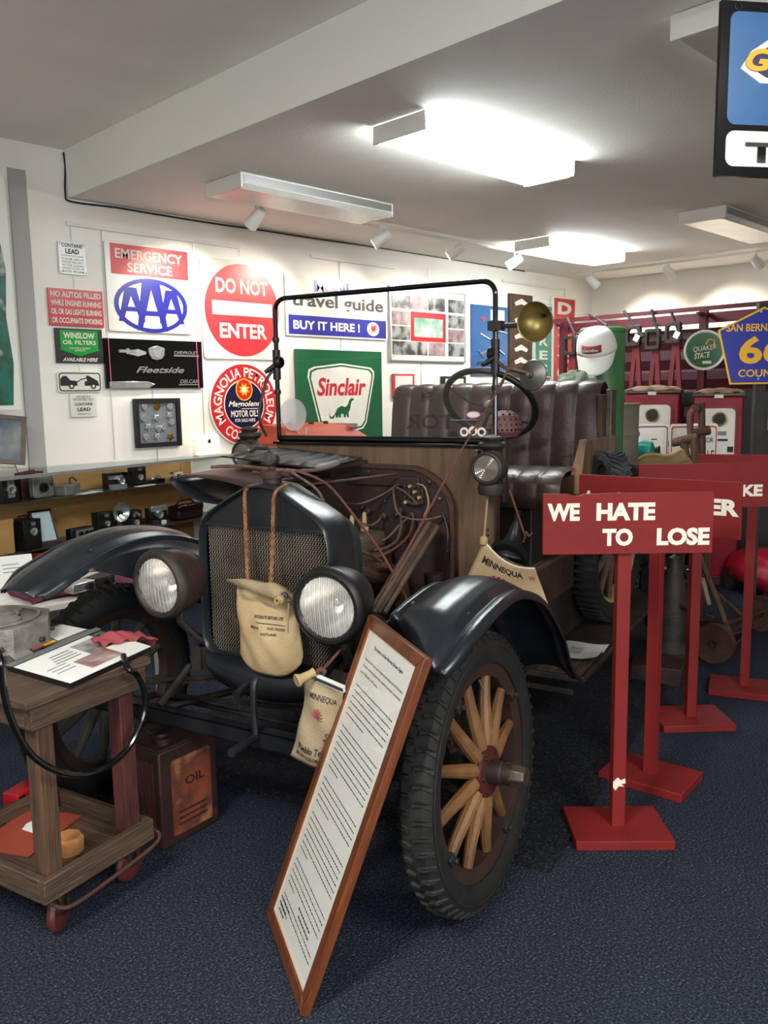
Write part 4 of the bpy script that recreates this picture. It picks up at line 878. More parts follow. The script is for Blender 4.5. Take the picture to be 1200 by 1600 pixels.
headlight(-.315, False); headlight(.325, True)

# ---------------- folded bonnet panels
def hA(u, v):
    x = -.06-.4*u; y = .1+.42*v
    return (x, y, 1.135+.045*u-.02*(2*u-1)**2+.01*v)
MB().grid(hA, 16, 6).build('bonnet_panel', 'hoodrust', car, solid=.004)
def hB(u, v):
    a = -.05+PI*.95*u; x = -.28+.2*math.cos(a+0)*1.0; z = 1.15-.085*math.sin(a)
    return (x, .1+.42*v, z+.02*u)
MB().grid(hB, 20, 4).build('bonnet_side', 'paintdark', car, solid=.003)
hb = MB(); 
def hC(u, v):
    x = -.5+.44*u+.06*(1-v); y = .33+.39*v; z = 1.215-.035*u+.012*v
    d = 0
    if .14 < v < .92:
        k = (u*7) % 1; d = .009*max(0, math.sin(k*PI))**2 if .08 < u < .92 else 0
    return (x, y, z+d)
hb.grid(hC, 84, 14).build('louvred_panel', 'paint', car, solid=.003, ang=60)
MB().box(-.06, -.045, .3, .74, 1.168, 1.182).build('bonnet_hinge', 'iron', car, smooth=False)
MB().tube([(-.3, .33, 1.235), (-.27, .33, 1.25), (-.22, .33, 1.248), (-.2, .33, 1.23)], .006, 6).build('bonnet_handle', 'iron', car)
# ---------------- bulkhead (firewall) and cowl
arch = [(-.34, .58), (-.34, 1.0)]+[(-.14-.2*math.cos(i*PI/16), 1.0+.172*math.sin(i*PI/16)) for i in range(1, 9)]+[(.14+.2*math.sin(i*PI/16), 1.0+.172*math.cos(i*PI/16)) for i in range(1, 9)]+[(.34, .58)]
fw = MB().prism(arch, .7, .712).build('firewall', 'darkrust', car, bevel=.002)
MB().ring(arch, [(x*.955, .58+(z-.58)*.975 if z > .59 else z) for x, z in arch], .69, .7).build('firewall_flange', 'rust', fw)
MB().box(-.1, .2, .685, .7, 1.09, 1.125).build('firewall_rib', 'darkrust', fw, bevel=.004)
rr = random.Random(5)
for x, z in ((.24, 1.11), (-.02, 1.14), (.3, .98), (.31, .86), (.31, .74), (.1, .98), (.2, .95), (.02, .9), (.24, .9), (.12, .88), (-.05, 1.0), (.28, 1.05), (.18, .86), (.05, 1.03)):
    MB().lathe([(.008, .7), (.008, .69), (.004, .687), (0, .687)], 8, T3(x, 0, z), 'Y').build('bolt', rr.choice(['iron', 'rust', 'oldmetal']), fw)
for x, z in ((-.02, .99), (.05, .975), (.12, 1.0), (.17, .985)): MB().lathe([(.014, .7), (.014, .675), (.007, .67), (.007, .66), (0, .66)], 12, T3(x, 0, z), 'Y').build('terminal_post', 'iron', fw)
tb = cl(647, 772, 1, .69)
mb = MB().box(tb.x-.04, tb.x+.04, .682, .7, tb.z-.035, tb.z+.035); tbo = mb.build('terminal_block', 'iron', fw, bevel=.002)
for i in range(4):
    for j in range(4): MB().lathe([(.006, .682), (.006, .668), (0, .667)], 8, T3(tb.x-.028+i*.019, 0, tb.z-.03+j*.02), 'Y').build('terminal_screw', 'oldmetal' if (i+j) % 4 else 'tarp', tbo)
MB().prism([(-.475, .6), (.475, .6), (.482, 1.243), (-.482, 1.243)], .735, .757).build('cowl_panel', 'cowlwood', car, smooth=False)
for s in (-1, 1): MB().box(min(s*.462, s*.476), max(s*.462, s*.476), .757, .8, .62, 1.235).build('cowl_side', 'rust', car, smooth=False)
for z in (.98, 1.0, 1.02): MB().lathe([(.005, .735), (.004, .731), (0, .731)], 8, T3(.455, 0, z-.08), 'Y').build('cowl_rivet', 'iron', car)
MB().box(-.49, .49, .72, .77, 1.238, 1.25).build('cowl_rail', 'blackgloss', car, bevel=.003)
# ---------------- windscreen
WXL, WXR, WZ0, WZ1, WYc = -.475, .478, 1.262, 1.822, .745
fr = [(WXL, WZ0)]
pts = [(WXL, WZ0)]
r = .05
for i in range(7): a = PI-i*PI/12; pts.append((WXL+r+r*math.cos(a), WZ1-r+r*math.sin(a)))
for i in range(7): a = PI/2-i*PI/12; pts.append((WXR-r+r*math.cos(a), WZ1-r+r*math.sin(a)))
pts.append((WXR, WZ0))
wsf = MB().tube([(x, WYc, z) for x, z in pts], .0095, 10).build('windscreen_frame', 'blackgloss', car)
MB().tube([(WXL, WYc, WZ0), (WXR, WYc, WZ0)], .012, 10).build('windscreen_rail', 'blackgloss', car)
MB().prism([(WXL+.01, WZ0+.01), (WXR-.01, WZ0+.01), (WXR-.01, 1.575), (WXL+.01, 1.575)], WYc-.002, WYc+.002).build('lower_pane', 'pane', car, smooth=False)
MB().prism([(WXL+.01, 1.57)]+[(WXL+.0+.012, 1.57)]+[(x*.985, z-.006) for x, z in pts[1:-1]]+[(WXR-.01, 1.57)], WYc+.004, WYc+.008).build('upper_pane', 'pane', car, smooth=False)
for x in (WXL, WXR):
    s = -1 if x < 0 else 1
    MB().tube([(x, WYc, 1.5), (x, WYc, 1.62)], .016, 10).lathe([(.02, -.03), (.026, -.02), (.026, -.008), (.012, 0)], 12, T3(x+s*.005, WYc, 1.57) @ RZ(-s*PI/2), 'Y').tube([(x, WYc, 1.56), (x-.05*s*0-.03, WYc-.04, 1.53)], [.014, .008], 8).build('windscreen_hinge', 'black', car)
    for z in (1.66, 1.45): MB().lathe([(.013, z-.01), (.015, z), (.013, z+.01)], 10, T3(x, WYc, 0)).build('frame_collar', 'black', car)
MB().tube(smooth_path([(WXL, WYc, 1.55), (WXL-.03, WYc-.03, 1.5), (WXL-.06, WYc-.05, 1.36), (WXL-.05, WYc-.02, 1.27)], 5), .006, 6).build('stay_strap', 'black', car)
# decals on the pane
mat('decal', rgb(34, 22, 20), rough=.5, alpha=.55); q = cl(667, 620, 1, WYc); text('54', car, 'decal', q.x, q.z, .035, .05, WYc-.004, .02, name='window_decal', mirror=True); q = cl(672, 659, 1, WYc); text('TOR', car, 'decal', q.x, q.z, .055, .2, WYc-.004, .02, name='window_decal', mirror=True)
q = cl(740, 648, 1, WYc-.003)
MB().prism(ell(q.x, q.z, .027, .013, 24), WYc-.005, WYc-.003).build('oval_sticker', mat('stickerpink', rgb(214, 120, 150), rough=.5), car); MB().prism(ell(q.x, q.z, .023, .009, 24), WYc-.006, WYc-.004).build('oval_sticker', 'whitegloss', car)
q = cl(739, 675, 1, WYc-.003)
for dx in (-.034, 0, .034): MB().ring(ell(q.x+dx, q.z+(.004 if dx == 0 else 0), .017, .017, 16), ell(q.x+dx, q.z, .010, .009, 16), WYc-.005, WYc-.003).build('round_sticker', 'cream', car)
# ---------------- side lamps
def sidelamp(x, z, hero):
    M = T3(x, .66, z)
    b_ = MB().lathe([(.02, -.1), (.045, -.095), (.05, -.07), (.045, -.055), (.03, -.05), (.028, -.03), (.045, -.02), (.05, 0), (.045, .03), (.036, .05), (.03, .06), (.04, .065), (.048, .075), (.048, .085), (.03, .092), (.036, .1), (.036, .106), (.0, .115)], 24).build('side_lamp', 'greylamp' if False else 'iron', car, M=M)
    MB().lathe([(.0, .065), (.04, .05), (.054, .02), (.056, -.03), (.048, -.048)], 28, None, 'Y').build('lamp_drum', 'iron', b_)
    MB().lathe([(.044, -.05), (.05, -.056), (.057, -.052), (.058, -.04), (.054, -.036)], 28, None, 'Y').build('lens_rim', 'iron', b_)
    lens = []
    for i in range(13):
        r_ = .046*(1-i/12); lens.append((r_, -.05-.004*(i % 2)-.006*(i/12)))
    MB().lathe(lens, 28, None, 'Y').build('lens', 'lensclear', b_, ang=10)
    MB().box(-.06, -.045, -.02, .01, .03, .06).build('lamp_bracket', 'oldmetal', b_)
    MB().tube([(0, .05, -.02), (0, .08, -.02)], .012, 6).build('lamp_mount', 'iron', b_)
sidelamp(.5, 1.175, True); sidelamp(-.56, 1.2, False)
# ---------------- spot lamps on the windscreen post
q = cl(836, 503, 1, .72); P0 = V((q.x, .72, q.z))
M = T3(*P0) @ V((-.15, -.9, -.06)).to_track_quat('Z', 'Y').to_matrix().to_4x4()
sp1 = MB().lathe([(.0, -.06), (.03, -.055), (.055, -.03), (.066, .0), (.068, .004), (.064, .002), (.052, -.026), (.028, -.048), (0, -.052)], 36, M).build('spot_lamp', 'brass', car)
MB().lathe([(0, -.03), (.008, -.025), (.006, -.05)], 12, M @ T3(0.01, .02, 0)).build('bulb', 'iron', sp1)
MB().tube([(WXR+.0, WYc, P0.z-.005), (P0.x-.06, .74, P0.z-.005)], .009, 8).box(WXR-.02, WXR+.03, .72, .76, P0.z-.02, P0.z+.012).build('lamp_clamp', 'iron', sp1)
q = cl(831, 586, 1, .72); P0 = V((q.x, .72, q.z))
M = T3(*P0) @ V((-.2, -.95, .1)).to_track_quat('Z', 'Y').to_matrix().to_4x4()
sp2 = MB().lathe([(.0, .018), (.01, .016), (.012, .008), (.03, .004), (.052, -.004), (.054, -.008), (.045, -.02), (0, -.03)], 36, M).build('spot_lamp', 'greylamp', car, label='dull grey lamp disc below the brass lamp')
MB().lathe([(.007, .012), (.007, .03), (0, .032)], 12, M).build('centre_knob', 'brass', sp2)
MB().tube(smooth_path([(WXR, WYc, 1.56), (WXR+.04, .73, 1.52), (P0.x-.03, .72, P0.z+.01), (P0.x, .71, P0.z)], 5), .007, 8).build('lamp_arm', 'oldmetal', sp2)
# ---------------- steering
sc_ = V((.285, 1.17, 1.385)); ax_ = V((0, .72, .69)).normalized()
M = T3(*sc_) @ ax_.to_track_quat('Z', 'Y').to_matrix().to_4x4()
sw = MB().tube([(.19*math.cos(2*PI*i/48), .19*math.sin(2*PI*i/48), 0) for i in range(48)], .0135, 10, True, M).build('steering_wheel', 'black', car)
for k in range(4):
    a = math.radians(35+90*k); c, s = math.cos(a), math.sin(a)
    MB().tube(smooth_path([(.02*c, .02*s, -.02), (.08*c, .08*s, -.03), (.14*c, .14*s, -.018), (.186*c, .186*s, 0)], 4), .006, 6, M=M).build('spoke', 'silver' if k % 2 else 'iron', sw)
MB().lathe([(.0, .01), (.02, .006), (.028, -.01), (.026, -.04), (.016, -.05)], 20, M).build('hub', 'iron', sw)
MB().tube([sc_-ax_*.03, sc_-ax_*.62], .017, 10).build('steering_column', 'iron', car)
MB().tube([sc_-ax_*.09, sc_-ax_*.09+V((.14, -.02, .02))], .004, 6).tube([sc_-ax_*.09, sc_-ax_*.09+V((-.14, -.02, .0))], .004, 6).build('control_lever', 'iron', car)
# ---------------- seat
def pleats(x0, x1, n, d): 
    P = []
    for i in range(n*6+1): u_ = i/(n*6); P.append((x0+(x1-x0)*u_, d*abs(math.sin(u_*n*PI))**.6))
    return P
PX = pleats(-.34, .655, 10, .009)
def back(u, v):
    i = u*(len(PX)-1); a = min(int(i), len(PX)-2); x = PX[a][0]+(PX[a+1][0]-PX[a][0])*(i-a); d = PX[a][1]+(PX[a+1][1]-PX[a][1])*(i-a)
    t = v
    prof = [(1.44, 1.08), (1.455, 1.2), (1.475, 1.36), (1.49, 1.43), (1.515, 1.465), (1.56, 1.475), (1.61, 1.455), (1.63, 1.38)]
    k = t*(len(prof)-1); b_ = min(int(k), len(prof)-2); y = prof[b_][0]+(prof[b_+1][0]-prof[b_][0])*(k-b_); z = prof[b_][1]+(prof[b_+1][1]-prof[b_][1])*(k-b_)
    w_ = 1 if t < .62 else max(0, 1-(t-.62)/.38)
    return (x, y-d*w_, z+d*.6*min(1, max(0, (t-.3)/.4)))
mb = MB().grid(back, 120, 24)
mb.box(-.335, .652, 1.53, 1.61, 1.02, 1.40)
sb = mb.build('seat_back', 'leather', car, ang=50)
def cush(u, v):
    i = u*(len(PX)-1); a = min(int(i), len(PX)-2); x = PX[a][0]+(PX[a+1][0]-PX[a][0])*(i-a); d = PX[a][1]+(PX[a+1][1]-PX[a][1])*(i-a)
    x = -.3+(x+.34)*.93
    prof = [(1.06, .98), (1.04, 1.02), (1.045, 1.075), (1.07, 1.105), (1.12, 1.12), (1.25, 1.125), (1.46, 1.11)]
    k = v*(len(prof)-1); b_ = min(int(k), len(prof)-2); y = prof[b_][0]+(prof[b_+1][0]-prof[b_][0])*(k-b_); z = prof[b_][1]+(prof[b_+1][1]-prof[b_][1])*(k-b_)
    return (x, y-(d if v < .4 else 0), z+(d*.7 if v > .35 else 0))
MB().grid(cush, 120, 18).box(-.298, .622, 1.07, 1.45, .98, 1.1).build('seat_cushion', 'leather', car, ang=50)
MB().box(-.36, .5, 1.08, 1.88, .58, .98).build('seat_box', 'black', car, bevel=.004)
MB().box(.655, .675, 1.45, 1.62, 1.05, 1.42).build('seat_end', 'oldwoodz', car, bevel=.003); MB().box(.675, .7, 1.5, 1.58, 1.0, 1.44).build('seat_end_rail', 'oldmetal', car, bevel=.003)
# plank at the right end of the seat
pk = [cl(903, 690, 1, 1.28), cl(963, 680, 1, 1.42), cl(972, 790, 1, 1.40), cl(886, 772, 1, 1.24)]
nk = V((.25, -.97, 0)); bk = [p-nk*.028 for p in pk]
MB().hexa([pk[3], pk[2], bk[2], bk[3]], [pk[0], pk[1], bk[1], bk[0]]).build('side_plank', 'oldwoodz', car, bevel=.003)
el = [cl(905, 688, 1, 1.265), cl(917, 686, 1, 1.28), cl(905, 773, 1, 1.24), cl(884, 772, 1, 1.225)]
MB().hexa([el[3], el[2], el[2]-nk*.02, el[3]-nk*.02], [el[0], el[1], el[1]-nk*.02, el[0]-nk*.02]).build('plank_edge', 'spokewood', car, bevel=.002)
# floor, running boards, bed
MB().box(-.48, .48, .76, 1.2, .6, .63).build('cab_floor', 'oldwoodx', car, smooth=False)
for s in (-1, 1):
    o = MB().box(min(s*.48, s*.72), max(s*.48, s*.72), 1.08, 2.75, .29, .315).build('running_board', 'iron', car, bevel=.004)
    for y in (1.0, 1.7, 2.5): MB().tube([(s*.31, y, .5), (s*.4, y, .28), (s*.7, y, .278)], .012, 6).build('board_bracket', 'iron', o)
MB().box(.3, .48, .95, 2.7, .31, .555).build('board_valance', 'iron', car, smooth=False)
MB().box(-.6, .53, 1.9, 3.4, .82, .86).build('bed_floor', 'oldwoody', car, smooth=False)
for y in (2.0, 2.6, 3.2): MB().box(-.5, .5, y, y+.06, .6, .82).build('bed_sill', 'oldwoodx', car, smooth=False)
# rear wheels of the truck (mostly hidden)
def rear(side):
    w_ = MB().lathe([(.3, -.03), (.318, -.034), (.318, .034), (.3, .03), (.262, .02), (.262, -.02), (.3, -.03)], 32, None, 'X').build('wheel', 'felloe', car, M=T3(side*.62, 3.05, .385))
    MB().lathe([(.30, -.036), (.34, -.05), (.378, -.03), (.385, 0), (.378, .03), (.34, .05), (.30, .036), (.30, -.036)], 40, None, 'X').build('tyre', 'rubber', w_)
    for i in range(12): MB().tube([(0, 0, .04), (0, 0, .265)], [.02, .014], 6).build('spoke', 'spokeold', w_, M=RX(2*PI*i/12))
    MB().lathe([(0, .06), (.05, .05), (.06, -.05), (0, -.06)], 12, None, 'X').build('hub', 'iron', w_)
rear(-1); rear(1)
MB().tube([(-.6, 3.05, .385), (.6, 3.05, .385)], .04, 8).build('rear_axle', 'iron', car)
# ---------------- engine
eng = MB().box(-.1, .1, .26, .66, .5, .86).build('engine_block', 'enginetan', car, bevel=.012)
MB().box(-.09, .09, .28, .64, .86, .93).build('cylinder_head', 'enginetan', eng, bevel=.02)
MB().lathe([(.0, .24), (.05, .24), (.055, .3), (.05, .36)], 20, T3(.12, 0, .86), 'Y').build('water_outlet', 'enginetan', eng)
for y in (.32, .41, .5, .59):
    MB().lathe([(.016, .93), (.016, .945), (.009, .95), (.009, .985), (.005, 1.0), (0, 1.0)], 10, T3(.02, y, 0)).build('spark_plug', 'tarp', eng)
MB().tube(smooth_path([(.12, .28, .83), (.16, .3, .84), (.18, .4, .8), (.18, .5, .76), (.17, .58, .66), (.16, .62, .5)], 5), .024, 10).build('exhaust_manifold', 'rust', eng)
for y in (.34, .46, .58): MB().tube([(.09, y, .8), (.18, y+.01, .79)], .022, 8).build('port', 'rust', eng)
MB().lathe([(.035, 0), (.04, .04), (.03, .08), (.02, .1)], 16, T3(.17, .36, .64)).build('carburettor', 'oldmetal', eng)
MB().tube([(0.02, .14, .98), (.06, .2, .95), (.08, .28, .94)], .024, 10).build('radiator_hose', 'black', eng)
fan = MB().lathe([(.03, .2), (.03, .24), (0, .24)], 14, T3(0, 0, .86), 'Y').build('fan_hub', 'iron', eng)
for k in range(4): MB().box(-.02, .02, -.002, .002, .03, .16).build('fan_blade', 'iron', fan, M=T3(0, .215, .86) @ RY(k*PI/2+.4) @ RZ(.4))
MB().box(-.16, -.1, .4, .64, .6, .8).build('coil_box', 'black', eng, bevel=.004)
MB().lathe([(.0, .0), (.14, .02), (.16, .1), (.14, .2), (0, .24)], 24, T3(0, .66, .6) @ RX(-PI/2) @ T3(0, 0, -.04)).build('flywheel_housing', 'darkrust', eng)
MB().box(-.22, .22, .64, .7, .5, .56).build('engine_mount', 'iron', eng)
MB().tube(smooth_path([(.16, .4, .83), (.2, .42, .84), (.24, .46, .8), (.24, .5, .72), (.2, .52, .68)], 5), .016, 8).build('inlet_pipe', 'rust', eng)
def wr(pts, r=.0035, m='ropegrey', name='wire', k=5): return MB().tube(smooth_path(pts, k), r, 6).build(name, m, eng)
wr([(.12, .68, 1.0), (.15, .64, .96), (.15, .6, .9), (.1, .56, .87), (.02, .5, .88)], .0055, 'enginetan')
wr([(.17, .68, .985), (.14, .64, .95), (.1, .6, .9), (.02, .6, .89)], .004)
wr([(.05, .68, .975), (.04, .6, .95), (.02, .5, .99)], .004); wr([(-.02, .68, .99), (0, .6, .97), (.02, .41, .99)], .004)
wr([(.18, .68, .985), (.2, .6, .92), (.16, .5, .87), (.1, .44, .87), (.02, .32, .99)], .0045, 'cordred')
wr([(.12, .66, 1.09), (.16, .66, 1.07), (.2, .67, 1.03), (tb.x-.03, .68, tb.z-.03)], .004, 'enginetan'); wr([(tb.x+.02, .68, tb.z+.04), (tb.x+.06, .66, tb.z+.03), (tb.x+.07, .67, tb.z-.03), (tb.x+.04, .69, tb.z-.08)], .003, 'tarp')
wr([(-.1, .66, 1.02), (0, .6, 1.03), (.06, .66, 1.06), (.12, .67, 1.1)], .0035); wr([(.1, .67, 1.08), (.16, .6, 1.0), (.24, .62, .98), (.3, .67, .99)], .0035)
wr([(.3, .68, 1.0), (.33, .66, .92), (.3, .66, .8), (.24, .64, .68)], .005, 'black')
wr([(-.12, .3, 1.12), (.02, .5, 1.13), (.12, .66, 1.14)], .005, 'rust', 'choke_rod')
wr([(.13, .22, .9), (.17, .26, .92), (.2, .32, .9), (.22, .36, .87)], .007, 'rust', 'water_pipe')
# coil / pump low on the right
MB().lathe([(.0, -.06), (.03, -.055), (.035, .05), (0, .055)], 16, T3(.3, .6, .74)).build('starter_cap', 'darkrust', eng)
# ---------------- steering box linkage etc at the front
MB().tube([(.3, .06, .45), (-.5, .1, .36)], .01, 6).build('drag_link', 'iron', car)

# ================================================================ THINGS HUNG ON OR LYING IN THE TRUCK
t = thing('rod_bundle', 'bundle of thin rusty rods leaning in the open engine bay', 'rods', M=CM)
for k, (dx, dr) in enumerate(((0, .008), (.016, .01), (.032, .008), (.05, .009), (.04, .012))):
    a = cl(577+dx*480, 958, 1, .12+.01*k); b_ = cl(664+dx*380, 815+dx*160, 1, .62)
    MB().tube([a, a.lerp(b_, .5), b_], [dr*.8, dr, dr], 8).build('rod', 'enginetan' if k % 2 else 'rust', t)
def cord(pts, r, m, lb, k=6, tw=0):
    o = MB().tube(smooth_path(pts, k), r, 8).build('cord', m, M=CM); return tag(o, lb, 'cord')
A = cl(450, 733, 1, .12); B = cl(520, 765, 1, .2); C_ = cl(600, 870, 1, .3); D_ = cl(645, 955, 1, .3)
cord([A, cl(490, 745, 1, .14), B, cl(560, 815, 1, .25), C_, D_], .0042, 'cordred', 'long red brown cord slanting down over the engine', 4)
cord([cl(447, 733, 1, .1), cl(475, 750, 1, .12), cl(495, 765, 1, .12), cl(506, 783, 1, .12)], .0045, 'ropegrey', 'short grey cord from the radiator cap over its right shoulder', 4)
cord([cl(802, 560, 1, .7), cl(772, 620, 1, .68), cl(735, 680, 1, .66), cl(690, 760, 1, .55), cl(590, 945, 1, .2)], .0038, 'cordred', 'thin cord running from the grey lamp down to the rod bundle', 3)
cord([cl(330, 730, 1, .2), cl(370, 728, 1, .22), cl(420, 733, 1, .2), cl(460, 735, 1, .15)], .006, 'ropegrey', 'frayed grey rope lying along the edge of the bonnet panel', 5)
cord([(.02, .05, 1.2), (.06, .2, 1.19), (.02, .4, 1.19), (-.05, .55, 1.2)], .006, 'ropegrey', 'dark rope from radiator cap back under the louvred panel', 5)

# water bag 1 on the radiator
def rope_braid(pts, r, parent, name='rope'):
    P = smooth_path(pts, 14); mb = MB()
    for k in range(3):
        Q = []
        for i, p in enumerate(P):
            a = i*.75+k*2*PI/3; Q.append(p+V((math.cos(a), math.sin(a)*.6, .3*math.sin(a)))*r*.55)
        mb.tube(Q, r*.62, 5)
    return mb.build(name, 'rope', parent)
t = thing('water_bag', 'tan canvas water bag hanging by two ropes on the radiator front', 'water bag', M=CM)
tl = cl(354, 907, 1, -.05); bt = cl(415, 1052, 1, -.06)
x0, x1, zt, zb = cl(371, 960, 1, -.06).x, cl(467, 960, 1, -.06).x, cl(410, 915, 1, -.06).z, bt.z
def bag(u, v, bulge=.038, y0=-.055, sg=-1):
    x = x0+(x1-x0)*u; top = zt+.012-.055*max(0, u-.35); z = zb+(top-zb)*v
    # rounded bottom
    rb = .05*(abs(2*u-1)**3.2)*(1-v)**2*1.0; z += rb
    th = bulge*(1-abs(2*u-1)**2.4)*(math.sin(min(1, v*1.25+.06)*PI)**.55 if v < .8 else .45)
    w_ = .004*math.sin(u*17+v*5)*math.sin(v*9)
    return (x+(.006*math.sin(v*7)), y0+sg*(th+w_)-.0, z)
MB().grid(lambda u, v: bag(u, v), 28, 28).build('bag_front', 'canvas', t, solid=.003, ang=80); MB().grid(lambda u, v: bag(u, v, .006, -.052, 1), 14, 14).build('bag_back', 'canvas', t, ang=80)
fz = zt+.015
fold = [cl(352, 906, 1, -.06), cl(378, 906, 1, -.085), cl(408, 912, 1, -.1), cl(422, 912, 1, -.105), cl(438, 921, 1, -.1), cl(465, 940, 1, -.07)]
low = [cl(366, 914, 1, -.07), cl(385, 919, 1, -.1), cl(408, 928, 1, -.115), cl(426, 934, 1, -.12), cl(440, 943, 1, -.115), cl(458, 946, 1, -.08)]
Fs = smooth_path(fold, 4); Ls = smooth_path(low, 4); nn = len(Fs)
mb = MB(); vs = [p for p in Fs]+[p for p in Ls]+[V((p.x, p.y+.03, p.z-.004)) for p in Fs]; mb.add(vs, [(i, i+1, nn+i+1, nn+i) for i in range(nn-1)]+[(i, i+1, 2*nn+i+1, 2*nn+i) for i in range(nn-1)]); mb.build('top_flap', 'canvas2', t, solid=.005, ang=80)
q = cl(436, 938, 1, -.125); MB().lathe([(.014, 0), (.014, -.012), (.01, -.014), (.01, -.022), (.006, -.022), (.006, -.01)], 16, T3(q.x, q.y+.01, q.z), 'Y').build('spout', 'tarp', t)
MB().lathe([(.012, .003), (.012, -.003), (.006, -.003)], 16, T3(q.x+.012, q.y+.012, q.z+.012), 'Y').build('eyelet', 'greylamp', t)
MB().tube(smooth_path([(q.x+.02, q.y+.02, q.z-.01), (q.x+.022, q.y+.012, q.z-.05), (q.x+.018, q.y+.015, q.z-.1)], 5), .0025, 6).build('cap_string', 'canvas2', t)
rope_braid([cl(377, 766, 1, -.02)+V((0, .05, .0)), cl(383, 768, 1, -.03), cl(383, 800, 1, -.035), cl(385, 850, 1, -.04), cl(387, 905, 1, -.06)], .006, t)
rope_braid([cl(436, 760, 1, -.02)+V((0, .05, .005)), cl(430, 770, 1, -.03), cl(427, 800, 1, -.035), cl(426, 850, 1, -.04), cl(423, 915, 1, -.09)], .006, t)
xc = (x0+x1)/2; zz = lambda py: cl(418, py, 1, -.1).z
yl = -.1015
def decal(fnb, s, x, z, h, w, mt, parent, name='lettering', off=.0025, **k):
    o = text(s, parent, mt, x, z, h, w, 0, .015, name=name, **k)
    me = o.data
    for v_ in me.vertices: v_.co.y = fnb(v_.co.x, v_.co.z)-off
    return o
def bagy(x, z):
    u = (x-x0)/(x1-x0); u = min(max(u, 0), 1); top = zt+.012-.055*max(0, u-.35); v = min(max((z-zb)/(top-zb), 0), 1); return bag(u, v)[1]-.002
for s, px, py, ww, hh in (('SATURATE BEFORE USE', 414, 967, .1, .009), ('MADE IN', 396, 981, .035, .008), ('FLAX, DUNDEE', 428, 985, .06, .008), ('SCOTLAND', 418, 992, .05, .008)):
    q = cl(px, py, 1, -.095); decal(bagy, s, q.x, q.z, hh, ww, 'ink', t)
q = cl(418, 976, 1, -.095); mb = MB(); n_ = 12
mb.grid(lambda u, v: (q.x-.05+.1*u, bagy(q.x-.05+.1*u, q.z)-.0025, q.z-.001-.003*u+.002*v), n_, 1).build('printed_line', 'ink', t)
# water bag 2 hung low on the right
t = thing('water_bag', 'stained canvas water bag hanging low behind the framed story', 'water bag', M=CM)
c2 = [cl(478, 1050, 1, -.2), cl(530, 1072, 1, -.2), cl(520, 1200, 1, -.2), cl(454, 1180, 1, -.2)]
def bag2(u, v, s=-1, th0=.022):
    a = c2[0].lerp(c2[1], u*1.15); b_ = c2[3].lerp(c2[2], u*1.05); p = b_.lerp(a, v)
    th = th0*(1-abs(2*u-1)**2.2)*(math.sin(min(v*1.1+.05, 1)*PI)**.5)
    return (p.x-.012*math.sin(v*PI)*(1-u)*-1, p.y+s*th+.004*math.sin(v*12+u*6), p.z-.01*math.sin(u*PI)*(1-v))
MB().grid(bag2, 20, 24).build('bag_front', 'canvas2', t, solid=.003, ang=80); MB().grid(lambda u, v: bag2(u, v, 1, .01), 12, 12).build('bag_back', 'canvas2', t, ang=80)
e0, e1 = c2[0].lerp(c2[1], .35), c2[0].lerp(c2[1], 1.15)
mb = MB(); mb.hexa([e0+V((0, -.006, -.012)), e1+V((0, -.006, -.012)), e1+V((0, .006, -.012)), e0+V((0, .006, -.012))], [e0+V((0, -.006, .006)), e1+V((0, -.006, .006)), e1+V((0, .006, .006)), e0+V((0, .006, .006))]).build('top_binding', 'paper', t)
P = [e0.lerp(e1, i/40)+V((0, -.009, -.003+.004*(1 if i % 2 else -1))) for i in range(41)]; MB().tube(P, .0022, 5).build('lacing', 'ink', t)
q = cl(471, 1060, 1, -.24); MB().lathe([(.018, -.016), (.019, -.012), (.013, 0), (.011, .03), (.014, .04)], 18, T3(*q) @ RZ(-.5) @ RX(.25), 'Y').lathe([(0, -.014), (.018, -.0145)], 18, T3(*q) @ RZ(-.5) @ RX(.25), 'Y').build('spout', 'tarp', t)
MB().tube(smooth_path([cl(495, 1052, 1, -.2), cl(505, 1045, 1, -.19), cl(515, 1035, 1, -.15), cl(532, 1015, 1, -.1)], 5), .004, 6).tube(smooth_path([cl(488, 1058, 1, -.2), cl(500, 1046, 1, -.2), cl(508, 1050, 1, -.19)], 4), .007, 6).build('cord', 'cordred', t)
uu = (c2[1]-c2[0]).normalized(); dn2 = (c2[3]-c2[0]).normalized()
def bagdec(s, u, v, w_, h_, mt='ink'):
    o = text(s, t, mt, 0, 0, h_, w_, 0, .01)
    for q_ in o.data.vertices:
        du = u+q_.co.x/.105; dv = v+q_.co.z/.2; p = bag2(min(max(du, 0), 1.1), min(max(dv, 0), 1)); q_.co = (p[0], p[1]-.0035, p[2])
for s, u, v, w_, h_, m__ in (('MINNEQUA', .55, .8, .07, .014, 'ink'), ('CO.', .85, .42, .02, .01, 'ink'), ('PUEBLO', .86, .35, .03, .008, 'ink'), ('Pueblo Tent &', .55, .2, .085, .016, 'ink'), ('BLUE COLORADO', .5, .1, .08, .008, 'ink')): bagdec(s, u, v, w_, h_, m__)
for k in range(9):
    a = k/8*PI*.9; P = [bag2(.45+.05*math.cos(a)*j+.04, .58+.035*math.sin(a)*j) for j in (.6, 1.6, 3.2)]
    MB().tube([V(p)+V((0, -.003, 0)) for p in P], .0016, 4).build('printed_feather', 'redcloth', t)
